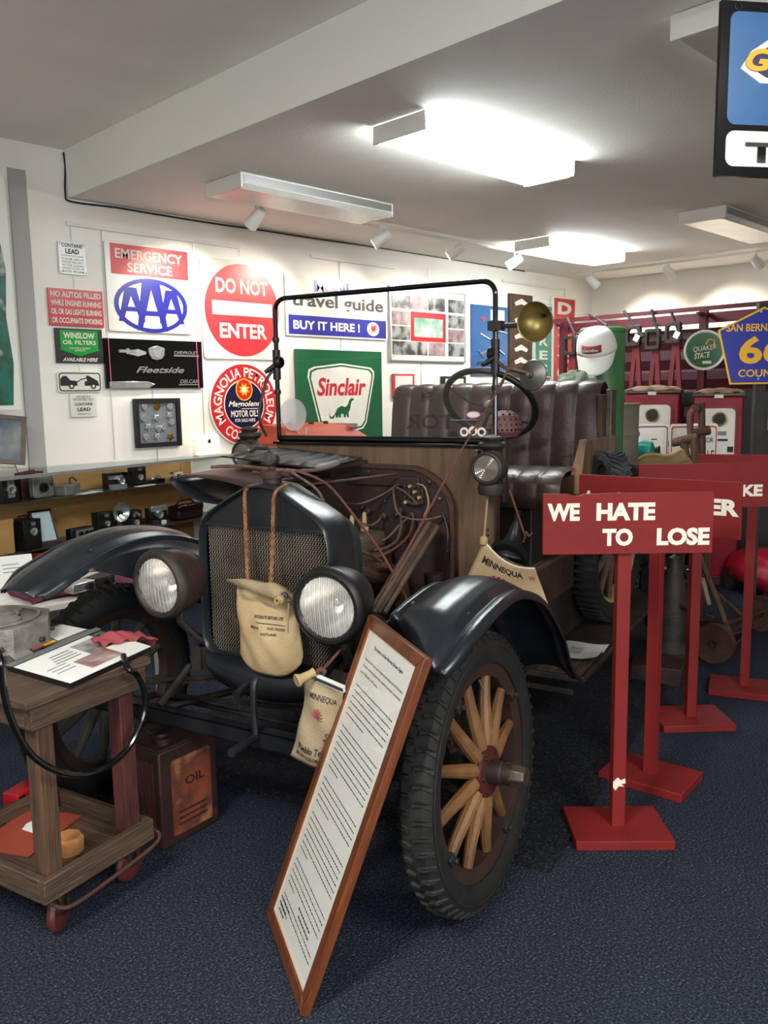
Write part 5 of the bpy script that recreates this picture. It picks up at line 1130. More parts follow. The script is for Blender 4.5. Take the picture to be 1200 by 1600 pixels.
# water bag 3 behind the right fender, with the funnel in it
t = thing('water_bag', 'tan canvas water bag with black and red print behind the right fender', 'water bag', M=CM)
ya = .58
g = [cl(756, 845, 1, ya), cl(836, 888, 1, ya), cl(868, 975, 1, ya+.06), cl(705, 955, 1, ya)]
def bag3(u, v, s=-1, th0=.02):
    a = g[0].lerp(g[1], u); b_ = g[3].lerp(g[2], u); p = b_.lerp(a, v)
    sag = .028*math.sin(u*PI)*v**4
    th = th0*(1-abs(2*u-1)**2.2)*(.5+.5*math.sin(min(v, 1)*PI))
    return (p.x, p.y+s*th, p.z-sag)
MB().grid(bag3, 20, 16).build('bag_front', 'canvas3', t, solid=.003, ang=80); MB().grid(lambda u, v: bag3(u, v, 1, .05), 16, 12).build('bag_back', 'canvas3', t, ang=80)
P = [V(bag3(i/20, 1)) for i in range(21)]; MB().tube(P, .003, 6).build('top_hem', 'cream', t)
def dec3(s, u, v, w_, h_, mt='ink', sl=0):
    o = text(s, t, mt, 0, 0, h_, w_, 0, .03)
    for q_ in o.data.vertices:
        du = u+q_.co.x/.19; dv = v+q_.co.z/.24-sl*q_.co.x; p = bag3(min(max(du, 0), 1), min(max(dv, 0), 1)); q_.co = (p[0], p[1]-.003, p[2])
dec3('MINNEQUA', .44, .8, .125, .032); dec3('W', .9, .8, .018, .02, 'redcloth')
for k in range(11):
    a = math.radians(20+k*14); P = [bag3(.42+.3*math.cos(a)*j, .3+.36*math.sin(a)*j) for j in (.35, .7, 1.0)]
    MB().tube([V(p)+V((0, -.003, 0)) for p in P], [.002, .004, .006], 5).build('printed_feather', 'red' if False else mat('inkred', rgb(168, 30, 44), rough=.7) if 'inkred' not in MATS else 'inkred', t)
k0 = V(bag3(0, 1)); k1_ = V(bag3(.92, .98))
MB().tube([k0, cl(762, 775, 1, .66)], .0035, 6).build('cord', 'canvas2', t); MB().tube([cl(822, 842, 1, ya+.02), cl(796, 765, 1, .66)], .0038, 6).tube(smooth_path([cl(818, 848, 1, ya), cl(822, 832, 1, ya), cl(826, 838, 1, ya-.02), cl(832, 833, 1, ya)], 4), .0035, 6).build('cord', 'cordred', t)
MB().lathe([(.0, -.02), (.014, -.012), (.016, .0), (.012, .014), (0, .02)], 10, T3(*k0)).build('knot', 'tarp', t)
# funnel (black horn) standing in the bag
q = cl(797, 868, 1, ya+.06); 
M = T3(*q) @ V((.1, .25, .95)).to_track_quat('Z', 'Y').to_matrix().to_4x4()
t = thing('horn_funnel', 'black metal funnel with its mouth down in the canvas bag', 'funnel', M=CM)
MB().lathe([(.062, -.01), (.06, 0), (.032, .045), (.02, .08), (.018, .1), (.01, .115), (.007, .16)], 28, M).lathe([(.058, -.008), (.03, .04)], 28, M).build('cone', 'paintdark', t, solid=.002)
# mouth opening, dark drum
MB().lathe([(.068, -.02), (.07, .0), (.066, .006)], 30, T3(*cl(795, 868, 1, ya+.05)) @ RX(math.radians(-60))).lathe([(.0, -.02), (.066, -.02)], 30, T3(*cl(795, 868, 1, ya+.05)) @ RX(math.radians(-60))).build('mouth_rim', 'black', t)
# wooden box on the running board
t = thing('wooden_box', 'rough wooden box standing on the running board behind the canvas bag', 'box', M=CM @ T3(.42, 1.3, .556))
MB().box(-.1, .1, -.3, .3, 0, .17).build('body', 'rust', t, bevel=.004); MB().box(-.1, .115, -.31, .31, .17, .19).build('lid', 'oldwoody', t, bevel=.003)
# paper on the running board
p = cl(915, 1010, 2, .32); t = thing('paper_sheet', 'creased white printed sheet lying on the running board', 'paper', M=CM @ T3(.6, 1.37, .318) @ RZ(.12))
def pf(u, v): return (-.11+.22*u+.015*v, -.14+.28*v, .006+.02*(u**3)*(1 if v < .5 else .3)+.012*(1-v)**3+.004*math.sin(u*6))
MB().grid(pf, 12, 12).build('sheet', 'paper', t)
MB().grid(lambda u, v: V(pf(.35+.25*u, .3+.4*v))+V((0, 0, .002)), 6, 6).build('faded_picture', mat('fadedprint', rgb(200, 202, 200), rgb(170, 172, 172), 30, .7), t)
t = thing('worn_plank', 'worn wooden plank on the running board under the paper', 'plank', M=CM @ T3(.6, 1.25, .3151)); MB().box(-.08, .1, -.15, .3, -.0, .002).build('board', 'oldwoody', t)
# spare wheel on the running board
q = cl(945, 900, 1, 1.75)
M = CM @ T3(.60, 1.95, .316+.385) @ RY(math.radians(-6))
M = CM @ T3(.598, 1.97, .318+.386) @ RZ(math.radians(-5)) @ RY(math.radians(2))
t = thing('spare_wheel', 'black ribbed tyre on a cream rim standing on the running board', 'wheel', M=M)
MB().lathe([(.29, -.036), (.32, -.05), (.36, -.05), (.378, -.03), (.383, 0), (.378, .03), (.36, .05), (.32, .05), (.29, .036), (.29, -.036)], 48, None, 'X').build('tyre', 'rubber', t)
mb = MB()
for i in range(60): mb.box(-.052, .052, -.006, .006, .368, .386, RX(2*PI*i/60))
mb.build('tread', 'rubber', t, smooth=False)
MB().lathe([(.3, -.034), (.3, .034), (.28, .03), (.275, 0), (.28, -.03), (.3, -.034)], 40, None, 'X').build('rim', 'tarp', t)
for i in range(12): MB().tube([(0, 0, .04), (0, 0, .28)], [.018, .013], 8).build('spoke', 'oldwoodz', t, M=RX(2*PI*i/12))
MB().lathe([(0, .05), (.06, .04), (.06, -.04), (0, -.05)], 20, None, 'X').build('hub', 'iron', t)
# perforated dome beside the steering wheel
q = cl(788, 662, 1, .95); t = thing('perforated_dome', 'rusty red perforated metal dome between side lamp and steering wheel', 'strainer', M=CM @ T3(q.x, .95, q.z))
MB().lathe([(0, .05), (.03, .047), (.055, .03), (.066, .0), (.066, -.03), (.05, -.05)], 28).build('dome', 'perf', t)
mb = MB()
for j, (r_, z_) in enumerate(((.028, .048), (.048, .036), (.06, .018), (.0665, -.002), (.067, -.022))):
    for i in range(8+j*4):
        a = 2*PI*(i+.5*(j % 2))/(8+j*4); nrm = V((math.cos(a)*r_, math.sin(a)*r_, z_*.9+.005)); M = T3(math.cos(a)*r_, math.sin(a)*r_, z_) @ nrm.normalized().to_track_quat('Z', 'Y').to_matrix().to_4x4(); mb.lathe([(.0, .001), (.0045, .001), (.0045, -.002)], 6, M)
mb.build('holes', 'black', t, kind='stuff'); MB().tube([(0, 0, -.04), (0, 0, -.3)], .015, 8).build('stem', 'darkrust', t)

# ================================================================ WOODEN CART WITH BINDER (front left)
KA = at(71, 1414, 2, .145); KB = at(242, 1308, 2, .145)
kyaw = math.atan2(KB.y-KA.y, KB.x-KA.x); kw = (V((KB.x, KB.y))-V((KA.x, KA.y))).length; kd = .46
KM = T3(KA.x, KA.y, 0) @ RZ(kyaw); KMI = KM.inverted()
print('cart', KA, KB, math.degrees(kyaw), kw)
def kt(px, py, z): return KMI @ at(px, py, 2, z)
cart = thing('wooden_cart', 'weathered wooden cart with lower tray and red caster wheels', 'cart', M=KM)
for nm, a in (('tray_rail', (0, kw, 0, .022)), ('tray_rail', (0, kw, kd-.022, kd)), ('tray_side', (0, .022, .022, kd-.022)), ('tray_side', (kw-.022, kw, .022, kd-.022))):
    MB().box(a[0], a[1], a[2], a[3], .14, .205).build(nm, 'oldwoodx' if nm == 'tray_rail' else 'oldwoody', cart, bevel=.003)
for i in range(6): MB().box(.022+(kw-.044)*i/6, .022+(kw-.044)*(i+1)/6-.003, .022, kd-.022, .142, .156).build('tray_board', 'oldwoody', cart, bevel=.002)
TZ = .695
pz = .05
for x, y, m in ((.03, .024, 'oldwoodz'), (kw-.03-pz, .024, 'redwood'), (.03, kd-.024-pz, 'redwood'), (kw-.03-pz, kd-.024-pz, 'redwood')): MB().box(x, x+pz, y, y+pz, .156, TZ-.03).build('post', m, cart, bevel=.003)
MB().box(.0, kw+.0, -.0, .03, TZ-.085, TZ-.022).build('top_rail', 'oldwoodx', cart, bevel=.003); MB().box(0, .03, .03, kd-.03, TZ-.085, TZ-.022).build('top_rail', 'oldwoody', cart, bevel=.003)
MB().box(.0, kw, kd-.03, kd, TZ-.085, TZ-.022).build('top_rail', 'oldwoodx', cart, bevel=.003); MB().box(kw-.03, kw, .03, kd-.03, TZ-.085, TZ-.022).build('top_rail', 'oldwoody', cart, bevel=.003)
for i in range(4): MB().box(-.02, kw+.015, -.01+(kd+.02)*i/4, -.01+(kd+.02)*(i+1)/4-.003, TZ-.022, TZ).build('top_board', 'oldwoodx', cart, bevel=.003)
for x, y, a in ((.07, .06, .5), (kw-.05, .08, .2), (.06, kd-.06, .1), (kw-.06, kd-.06, .7)):
    M = T3(x, y, 0) @ RZ(a)
    c_ = MB().lathe([(.0, -.013), (.03, -.014), (.05, -.011), (.055, 0), (.05, .011), (.03, .014), (0, .013)], 24, T3(.02, 0, .056), 'Y').build('caster_wheel', mat('casterred', rgb(98, 40, 42), rgb(76, 34, 36), 12, .5) if 'casterred' not in MATS else 'casterred', cart, M=M)
    MB().add([(-.03, -.022, .135), (.035, -.022, .135), (.03, -.018, .05), (.01, -.018, .05), (-.03, .022, .135), (.035, .022, .135), (.03, .018, .05), (.01, .018, .05)], [(0, 1, 2, 3), (4, 5, 6, 7), (0, 4, 5, 1)]).lathe([(.03, .13), (.03, .14)], 16).build('caster_fork', 'oldmetal', c_, solid=.003)
MB().tube(smooth_path([(.03, .02, .125), (.06, -.018, .112), (.2, -.022, .12), (kw-.03, -.02, .135), (kw+.01, -.01, .15), (kw+.012, .02, .16)], 5), .0055, 8).build('bent_rod', 'rust', cart)
# binder of pages
def kz(px, py, z=TZ+.012): return at(px, py, 2, z)
b0, b1, b2, b3 = kz(110, 1070), kz(236, 1012), kz(148, 985), kz(12, 1042)
t = thing('open_binder', 'open binder of photographs and text on top of the wooden cart', 'binder', (b0.x, b0.y, TZ), 0)
o0 = V((b0.x, b0.y, 0)); q = [V((p.x, p.y, 0))-o0 for p in (b0, b1, b2, b3)]
MB().hexa([p+V((0, 0, .001)) for p in q], [p+V((0, 0, .014)) for p in q]).build('page_stack', 'black', t, smooth=False)
def quadlerp(u, v): return q[0].lerp(q[1], u).lerp(q[3].lerp(q[2], u), v)
def patch(u0, u1, v0, v1, z, m, nm):
    P = [quadlerp(u0, v0), quadlerp(u1, v0), quadlerp(u1, v1), quadlerp(u0, v1)]
    return MB().hexa([p+V((0, 0, z-.001)) for p in P], [p+V((0, 0, z)) for p in P]).build(nm, m, t, smooth=False)
patch(0, 1, 0, .9, .0165, 'paper', 'page'); patch(-.02, 1.02, .9, 1.0, .02, mat('bindergrey', rgb(104, 108, 112), rough=.4), 'spine_strip')
patch(.55, .92, .42, .8, .0172, 'photo', 'photograph'); patch(.33, .72, .1, .42, .0172, 'photored', 'photograph'); patch(.85, 1.0, .65, .9, .0172, 'photo', 'photograph')
for i in range(4): patch(.22+.02*i, .5, .52+i*.07, .54+i*.07, .0172, mat('inkgrey', rgb(120, 122, 126), rough=.7) if 'inkgrey' not in MATS else 'inkgrey', 'text_line')
for i in range(3): patch(.08, .28, .3+i*.08, .315+i*.08, .0172, 'inkgrey', 'text_line')
q2 = [V((p.x, p.y, 0))-o0 for p in (kz(12, 1042), kz(148, 985), kz(95, 975), kz(-20, 1010))]
MB().hexa([p+V((0, 0, .002)) for p in q2], [p+V((0, 0, .012)) for p in q2]).build('left_pocket', 'blackgloss', t, smooth=False)
qs = q; q = q2
patch(.62, .98, .2, .9, .0135, 'paper', 'card'); patch(.1, .3, .1, .6, .0135, 'silver', 'card'); patch(.33, .45, .2, .9, .0135, 'redcloth', 'card'); patch(.46, .6, .2, .8, .0135, 'yellow', 'card'); patch(.48, .58, .3, .7, .0142, 'teal', 'card')
# red cloth at the back right corner
a = at(238, 1008, 2, TZ+.01); t = MB().grid(lambda u, v: (a.x-.12+.165*u, a.y+.065+.08*v-.02*u, TZ+.012+.02*math.sin(u*5)*math.sin(v*3)**2+.018*abs(math.sin(u*11+v*4))-.05*max(0, u-.85)*3), 24, 12).build('red_cloth', 'redcloth', solid=.004)
tag(t, 'crumpled red cloth at the back corner of the cart top', 'cloth')
# octagonal clutch casting
cc = at(-10, 985, 2, TZ+.05); t = thing('clutch_plate', 'octagonal grey cast metal clutch housing at the left edge on the cart', 'machine part', (cc.x, cc.y, TZ+.001), .35)
ra = (at(73, 965, 2, TZ+.08)-cc); R8 = .17
P8 = [(R8*math.cos(PI/8+i*PI/4), R8*math.sin(PI/8+i*PI/4)) for i in range(8)]
MB().prism(P8, 0, .085, RX(PI/2) @ MX.Scale(-1, 4, (0, 1, 0)) if False else RX(-PI/2) @ MX.Identity(4)).build('housing', 'castalu', t, bevel=.002, M=MX.Identity(4))
t.children[0].location.z = .085
for r_, z_ in ((.13, .09), (.07, .094)): MB().tube([(r_*math.cos(2*PI*i/36), r_*math.sin(2*PI*i/36), z_) for i in range(36)], .005, 6, True).build('raised_ring', 'castalu', t)
for i in range(3):
    a_ = i*2*PI/3+.3; MB().lathe([(.045, .085), (.045, .095), (.03, .1), (0, .1)], 20, T3(.075*math.cos(a_), .075*math.sin(a_), 0)).build('boss', 'castalu', t)
for i in range(8): a_ = i*PI/4+.2; MB().lathe([(.008, .0), (.008, .014), (0, .016)], 8, T3((R8-.012)*math.cos(a_), (R8-.012)*math.sin(a_), .03) @ RZ(a_) @ RY(PI/2)).build('bolt', 'iron', t)
# thick black hose loop over the front
P = []
for px, py in ((0, 1030), (4, 1070), (18, 1125), (50, 1180), (100, 1208), (150, 1205), (195, 1175), (222, 1125), (226, 1085), (214, 1055), (200, 1045)):
    P.append(px and (px, py) or (px, py))
hp = KM @ V((0, -.045, 0)); hn = (KM.to_3x3() @ V((0, 1, 0)))
Pw = [hit(px, py, hp, hn) for px, py in P]
t = MB().tube(smooth_path([Pw[0]+V((0, .05, .03))]+Pw+[Pw[-1]+V((.02, .06, .02))], 6), .0085, 10).build('hose_loop', 'blackgloss'); tag(t, 'thick black cable looped down over the front of the cart', 'cable')
# things in the tray
p = kt(55, 1295, .158)
t = thing('paper_sheet', 'faded red folder with a torn white label in the cart tray', 'folder', M=KM @ T3(p.x, p.y, .158) @ RZ(.25))
MB().box(-.14, .1, -.09, .1, 0, .004).build('sheet', 'orangered', t); MB().prism([(-.03, -.02), (.04, -.03), (.05, .03), (.01, .04), (-.02, .03)], .004, .0052, RX(-PI/2)).build('torn_label', 'paper', t, smooth=False, M=T3(0, 0, .0095))
p = kt(35, 1245, .18); t = thing('small_red_box', 'small red cardboard box with a printed end in the cart tray', 'box', M=KM @ T3(p.x, p.y, .163) @ RZ(.2)); MB().box(-.05, .06, -.03, .03, 0, .05).build('carton', 'red', t, bevel=.002); MB().box(-.046, -.02, -.032, -.03, .01, .04).build('printed_end', 'black', t)
p = kt(108, 1328, .16); t = thing('old_tin', 'small brown octagonal tin in the cart tray', 'tin', M=KM @ T3(p.x, p.y, .157)); MB().lathe([(.04, 0), (.042, .04), (.036, .048), (0, .05)], 8).build('body', 'stain', t, ang=20)
# ---------------- square oil can
c3 = [(1.249, 2.262), (1.487, 2.30), (1.452, 2.53), (1.214, 2.492)]
oy = math.atan2(.038, .238); OM = T3(1.249, 2.262, 0) @ RZ(oy)
t = thing('oil_can', 'tall square rusty oil can with faded orange label beside the cart', 'can', M=OM)
ow, od, oh = .24, .235, .335
can = MB().box(0, ow, 0, od, .002, oh-.008).build('body', 'tinrust', t, bevel=.006)
MB().box(.004, ow-.004, .004, od-.004, oh-.01, oh-.004).build('top_plate', 'tinrust', t); MB().tube([(0, 0, oh-.003), (ow, 0, oh-.003), (ow, od, oh-.003), (0, od, oh-.003)], .0045, 6, True).build('top_seam', 'tinrust', t)
MB().prism(rrect(.045, ow-.03, .03, oh-.05, .01), -.0015, 0).build('label', 'label_rust', t); 
text('OIL', t, 'darkrust', .14, .2, .03, .08, -.003, .02); text('REFINED\nMOTOR OIL', t, 'darkrust', .14, .13, .03, .1, -.003, 0) if False else None
for z in (.1, .08, .06): MB().box(.07, .19, -.0025, -.001, z, z+.006).build('faded_line', 'darkrust', t, smooth=False)
MB().box(-.0015, 0, .03, od-.03, .04, oh-.05).build('side_label', 'redwood', t)
MB().lathe([(.026, 0), (.026, .02), (.022, .022), (.02, .01), (0, .01)], 20, T3(.06, .05, oh-.006)).build('spout', 'darkrust', t)
MB().tube([(.08, .14, oh), (.085, .175, oh+.012), (.17, .175, oh+.012), (.175, .14, oh)], .003, 6, True).build('handle', 'iron', t)

# ================================================================ BEHIND THE TRUCK SEAT
def cth(name, label, cat, x, y, z=0, rz=0, group=None): return thing(name, label, cat, M=CM @ T3(x, y, z) @ RZ(rz), group=group)
# metal drum on the bed
a = cl(960, 628, 1, 2.62); b_ = cl(998, 630, 1, 2.62)
rD = .17; xD = b_.x-rD; zt = b_.z
t = cth('ribbed_drum', 'grey ribbed steel drum standing behind the truck seat', 'drum', xD, 2.62, .861)
H_ = zt-.861; pr = [(rD, 0)]
for k in range(1, 24):
    z = H_*k/24; pr.append((rD+(.008 if k in (8, 16) else 0), z))
MB().lathe([(0, 0)]+pr+[(rD+.006, H_-.01), (rD+.006, H_), (rD-.006, H_), (rD-.006, H_-.02), (0, H_-.02)], 36).build('body', 'drumgrey', t)
# green can with cap
a = cl(906, 530, 1, 2.28); b_ = cl(975, 530, 1, 2.28); zb = cl(940, 625, 1, 2.28).z
t = cth('green_drum', 'tall green metal canister with rust patches carrying the white cap', 'canister', (a.x+b_.x)/2, 2.3, .861)
rg = (b_.x-a.x)/2; hz_ = cl(940, 512, 1, 2.3).z-.861
MB().lathe([(rg, 0), (rg, hz_-.03), (rg+.004, hz_-.025), (rg+.004, hz_-.01), (rg-.01, hz_), (0, hz_+.01)], 36).build('body', 'greencan', t)
MB().lathe([(rg+.006, hz_-.19), (rg+.006, hz_-.18)], 36).build('band', 'greencan', t)
q = cl(934, 551, 1, 2.3-rg)
t = thing('baseball_cap', 'white cap with red patch hanging on the green canister', 'cap', M=CM @ T3(q.x-.0, 2.3-rg*.9-.03, q.z+.01) @ RX(math.radians(22)))
def capf(u, v):
    a_ = 2*PI*u; th = v*PI/2; r_ = .098*max(0, math.cos(th))**.6; fr = max(0, -math.sin(a_)); return (r_*math.cos(a_), r_*math.sin(a_)*1.05, .115*math.sin(th)*(1+.12*fr*math.cos(th)*2)+.0)
MB().grid(capf, 32, 12).build('crown', 'white', t, solid=.003, ang=60)
def brim(u, v):
    a_ = PI+PI*u; x = .098*math.cos(a_); y = .1*math.sin(a_); s_ = abs(math.sin(PI*u))**.6
    return (x*(1-.1*v), y-.045*v*s_, .004-.085*v*s_-.02*(x/.098)**2*v)
MB().grid(brim, 24, 8).build('brim', 'white', t, solid=.003, ang=60)
MB().grid(lambda u, v: (-.048+.096*u, -.111+.022*(2*u-1)**2+.006*v, .022+.036*v), 10, 3).build('patch', 'redcloth', t, solid=.003); MB().lathe([(.006, .097), (0, .1)], 10).build('button', 'white', t)
text('Gasoline', t, 'cream', 0, .04, .016, .075, -.1135, .02, shear=.3)
# burlap-like bag
q = cl(893, 600, 1, 1.85); rr = random.Random(2)
mb = MB()
def bur(u, v):
    a_ = 2*PI*u; th = v*PI-PI/2; r_ = 1+.13*math.sin(a_*3+th*4)+.08*math.sin(a_*7-th*5)
    return (.105*r_*math.cos(th)*math.cos(a_), .09*r_*math.cos(th)*math.sin(a_), .085*math.sin(th)*r_+.06)
mb.grid(bur, 40, 20); t = mb.build('rough_sack', 'burlap', M=CM @ T3(q.x-.005, 1.95, q.z-.09)); tag(t, 'rough grey green sack behind the seat left of the green canister', 'sack')
t = cth('stacked_crate', 'old wooden crate behind the seat under the sack', 'crate', .3, 2.04, .861); MB().box(-.35, .02, -.1, .12, 0, .46).build('body', 'oldwoodx', t, bevel=.004)
for z in (.1, .25, .4): MB().box(-.352, .022, -.104, -.1, z-.05, z+.05).build('slat', 'oldwoodx', t)
# small tyre
q = cl(955, 722, 1, 1.3)
t = thing('spare_tyre', 'small chunky black tyre with diagonal tread mounted against the seat plank', 'tyre', M=CM @ T3(q.x, 1.3, q.z-.06) @ RZ(math.radians(-50)))
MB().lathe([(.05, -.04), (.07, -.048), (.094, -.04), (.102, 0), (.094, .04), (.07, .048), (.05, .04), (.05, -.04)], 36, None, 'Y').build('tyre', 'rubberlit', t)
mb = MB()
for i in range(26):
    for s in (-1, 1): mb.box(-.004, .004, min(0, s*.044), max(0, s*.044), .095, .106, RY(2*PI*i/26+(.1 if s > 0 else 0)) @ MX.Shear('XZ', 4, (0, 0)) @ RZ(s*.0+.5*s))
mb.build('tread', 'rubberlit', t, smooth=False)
MB().lathe([(.0, -.03), (.05, -.03), (.055, 0), (.05, .03), (0, .03)], 20, None, 'Y').build('hub', 'iron', t); MB().tube([(0, 0, 0), (-.06, .09, 0)], .012, 8).build('mounting_bolt', 'iron', t)
# boards, tarp, teal bag beyond
yb = 2.9
q = cl(1005, 705, 1, yb); t = thing('teal_bag', 'shiny teal bundle beside the grey drum', 'bag', M=CM @ T3(*q)); MB().lathe([(.02, -.07), (.05, -.06), (.065, 0), (.055, .05), (.02, .065), (0, .066)], 20, RY(PI/2)).build('body', mat('tealbag', rgb(20, 150, 140), rough=.35), t, M=MX.Identity(4))
MB().lathe([(.02, .06), (.035, .09), (.0, .095)], 12, RY(PI/2)).build('tied_end', 'iron', t)
a = [cl(993, 722, 1, 2.7), cl(1062, 700, 1, 2.9), cl(1080, 735, 1, 2.9), cl(990, 742, 1, 2.7)]
def tf(u, v): p = a[0].lerp(a[1], u).lerp(a[3].lerp(a[2], u), v); return (p.x, p.y+.1*v, p.z+.02*math.sin(u*6+v*3)+.012*math.sin(v*9))
o = MB().grid(tf, 24, 12).build('folded_tarp', 'tarp', solid=.02, M=CM); tag(o, 'tan folded canvas tarp with dark lettering beyond the drum', 'tarp')
o2 = text('CANVAS', o, 'ink', 0, 0, .05, .2, 0, .02)
for v_ in o2.data.vertices:
    u_ = .55+v_.co.x/.4; w_ = .6-v_.co.z/.14; p = tf(u_, w_); v_.co = (p[0], p[1]-.013, p[2]+.002)
# wooden handles (old frame legs) standing near
t = thing('wooden_trestle', 'old round wooden frame handles poking up beyond the tarp', 'wooden frame', M=CM)
for (x0_, y0_), (x1_, y1_), r_ in (((1050, 692), (1090, 683), .035), ((1068, 690), (1080, 760), .032), ((1084, 682), (1092, 760), .036), ((1060, 688), (1062, 684), .02)):
    MB().tube([cl(x0_, y0_, 1, 3.0), cl((x0_+x1_)/2, (y0_+y1_)/2, 1, 3.0), cl(x1_, y1_, 1, 3.0)], [r_*.7, r_*.8, r_*.7], 12).build('handle', 'oldwoodz', t)
for (x0_, y0_), (x1_, y1_) in (((1070, 755), (1060, 900)), ((1092, 755), (1100, 900))): MB().tube([cl(x0_, y0_, 1, 3.0), cl(x1_, y1_, 1, 3.1)], .03, 10).build('leg', 'oldwoodz', t)
# white sign boards leaning before the pumps
def facing(name, label, cat, pl, pr_, z0, z1, th=.01, mt='whitegloss', r=.02):
    d = V((pr_.x-pl.x, pr_.y-pl.y, 0)); w_ = d.length; yaw = math.atan2(d.y, d.x)
    c = (pl+pr_)/2; t = thing(name, label, cat, (c.x, c.y, (z0+z1)/2), yaw); h_ = z1-z0
    MB().prism(rrect(-w_/2, w_/2, -h_/2, h_/2, r), 0, th).build('plate', mt, t); return t, w_, h_
def stand(t, w_, h_):
    for s in (-1, 1): MB().box(s*w_*.4-.015, s*w_*.4+.015, .012, .04, -t.location.z, h_*.3).build('stand_leg', 'oldwoodz', t)
D = 5.6
def dpt(px, py, D): return CAMP+ray(px, py)*D
pl, pr_ = dpt(985, 660, D), dpt(1045, 660, D); t, w_, h_ = facing('white_sign', 'white metal sign with a taped note, leaning before the left pump', 'sign', pl, pr_, dpt(1015, 720, D).z-.3, dpt(1015, 662, D).z); stand(t, w_, h_)
MB().ring(rrect(-w_*.48, w_*.48, -h_*.47, h_*.47, .02), rrect(-w_*.46, w_*.46, -h_*.455, h_*.455, .018), -.0015, 0).build('border', 'redcloth', t)
MB().box(-w_*.02, w_*.35, -.003, 0, h_*.14, h_*.36).build('taped_note', 'cream', t); MB().box(w_*.05, w_*.2, -.0035, -.002, h_*.3, h_*.315).build('note_line', 'ink', t)
pl, pr_ = dpt(1048, 660, D-.1), dpt(1122, 660, D-.1); t, w_, h_ = facing('white_sign', 'white metal sign with red lettering, right of the taped one', 'sign', pl, pr_, dpt(1015, 720, D).z-.3, dpt(1015, 662, D).z); stand(t, w_, h_)
MB().ring(rrect(-w_*.48, w_*.48, -h_*.47, h_*.47, .02), rrect(-w_*.46, w_*.46, -h_*.455, h_*.455, .018), -.0015, 0).build('border', 'red', t)
text('WINDSOR', t, 'ink', w_*.16, h_*.3, h_*.06, w_*.5, -.003, .01); text('VILLE', t, 'pumpred', w_*.25, h_*.12, h_*.11, w_*.38, -.003, .02); MB().prism([(w_*.15, -h_*.05), (w_*.3, h_*.03), (w_*.44, -h_*.03), (w_*.44, -h_*.2), (w_*.2, -h_*.2)], -.002, 0).build('red_shape', 'red', t, smooth=False)

# ================================================================ FUEL PUMPS
def pump(px0, px1, D, ytop, label, dial_px, faded=False):
    c = dpt((px0+px1)/2, ytop, D); w_ = (px1-px0)/FPX*D*1.0; zt = c.z
    yaw = math.radians(-68)
    t = thing('fuel_pump', label, 'fuel pump', (c.x, c.y, 0), yaw, 'old red fuel pumps')
    d_ = .3; h0 = zt-.07
    MB().box(-w_/2, w_/2, 0, d_, .06, h0).build('cabinet', 'pumpred', t, bevel=.012)
    MB().box(-w_/2-.01, w_/2+.01, -.02, d_+.01, 0, .07).build('base', 'maroon', t, bevel=.005)
    MB().box(-w_/2-.012, w_/2+.012, -.015, d_+.012, h0, h0+.025).build('top_trim', 'oldmetal', t, bevel=.004)
    def rt(u, v): return (-w_/2-.005+(w_+.01)*u, -.01+(d_+.02)*v, h0+.025+.035*math.sin(PI*u)**.5*math.sin(PI*v)**.5+.006*math.sin(u*17+v*9))
    MB().grid(rt, 16, 10).build('rusted_top', 'rustytop', t)
    fw_ = w_*.78; x0_ = -w_/2+w_*.08; x1_ = x0_+fw_; z1_ = h0-.08
    MB().prism(rrect(x0_, x1_, z1_-.62, z1_, .04), -.012, 0).build('face_plate', 'whitegloss', t, bevel=.003)
    MB().ring(rrect(x0_-.012, x1_+.012, z1_-.632, z1_+.012, .05), rrect(x0_+.004, x1_-.004, z1_-.616, z1_-.004, .036), -.018, 0).build('face_frame', 'pumpred', t)
    xc_ = (x0_+x1_)/2+.02; MB().lathe([(.05, -.012), (.052, -.028), (.044, -.03), (.042, -.02), (0, -.018)], 28, T3(xc_, 0, z1_-.08), 'Y').build('dial', 'greylamp' if False else 'brass', t); MB().lathe([(.0, -.03), (.04, -.024)], 24, T3(xc_, 0, z1_-.08), 'Y').build('dial_glass', 'iron', t)
    MB().box(xc_-.05, xc_+.05, -.014, -.012, z1_-.2, z1_-.17).build('maker_mark', 'inkgrey', t); MB().box(xc_-.06, xc_+.06, -.015, -.012, z1_-.24, z1_-.225).build('counter_slot', 'black', t)
    for k in range(4): MB().box(x1_-.05, x1_-.01, -.015, -.012, z1_-.32-.08*k, z1_-.28-.08*k).build('number_window', 'black', t)
    MB().box(-.03, .03, -.02, -.015, h0-.012, h0+.012).build('paper_tag', 'paper', t)
    return t
pump(979, 1060, 6.3, 600, 'left red fuel pump with rusted top and white dial face', 1012)
pump(1088, 1160, 6.0, 604, 'right red fuel pump with rusted top, behind the pipe stand', 1120)
# dark pump cabinets between and at the right
p = dpt(1188, 610, 6.3); t = thing('dark_pump', 'dark tall pump cabinet at the right edge behind the county sign', 'fuel pump', (p.x, p.y, 0), math.radians(-68)); MB().box(-.13, .2, 0, .35, .0, p.z).build('cabinet', 'black', t, bevel=.01); MB().ring(rrect(.06, .18, p.z-.32, p.z-.05, .03), rrect(.075, .165, p.z-.3, p.z-.065, .02), -.01, 0).build('window_frame', 'brass', t)
p = dpt(1075, 640, 6.75); t = thing('dark_cabinet', 'dark cabinet between the two red pumps', 'cabinet', (p.x, p.y, 0), math.radians(-68)); MB().box(-.2, .2, 0, .3, 0, 1.42).build('cabinet', 'black', t, bevel=.01); MB().box(-.03, .03, -.003, 0, 1.22, 1.3).build('tag', 'drumgrey', t)
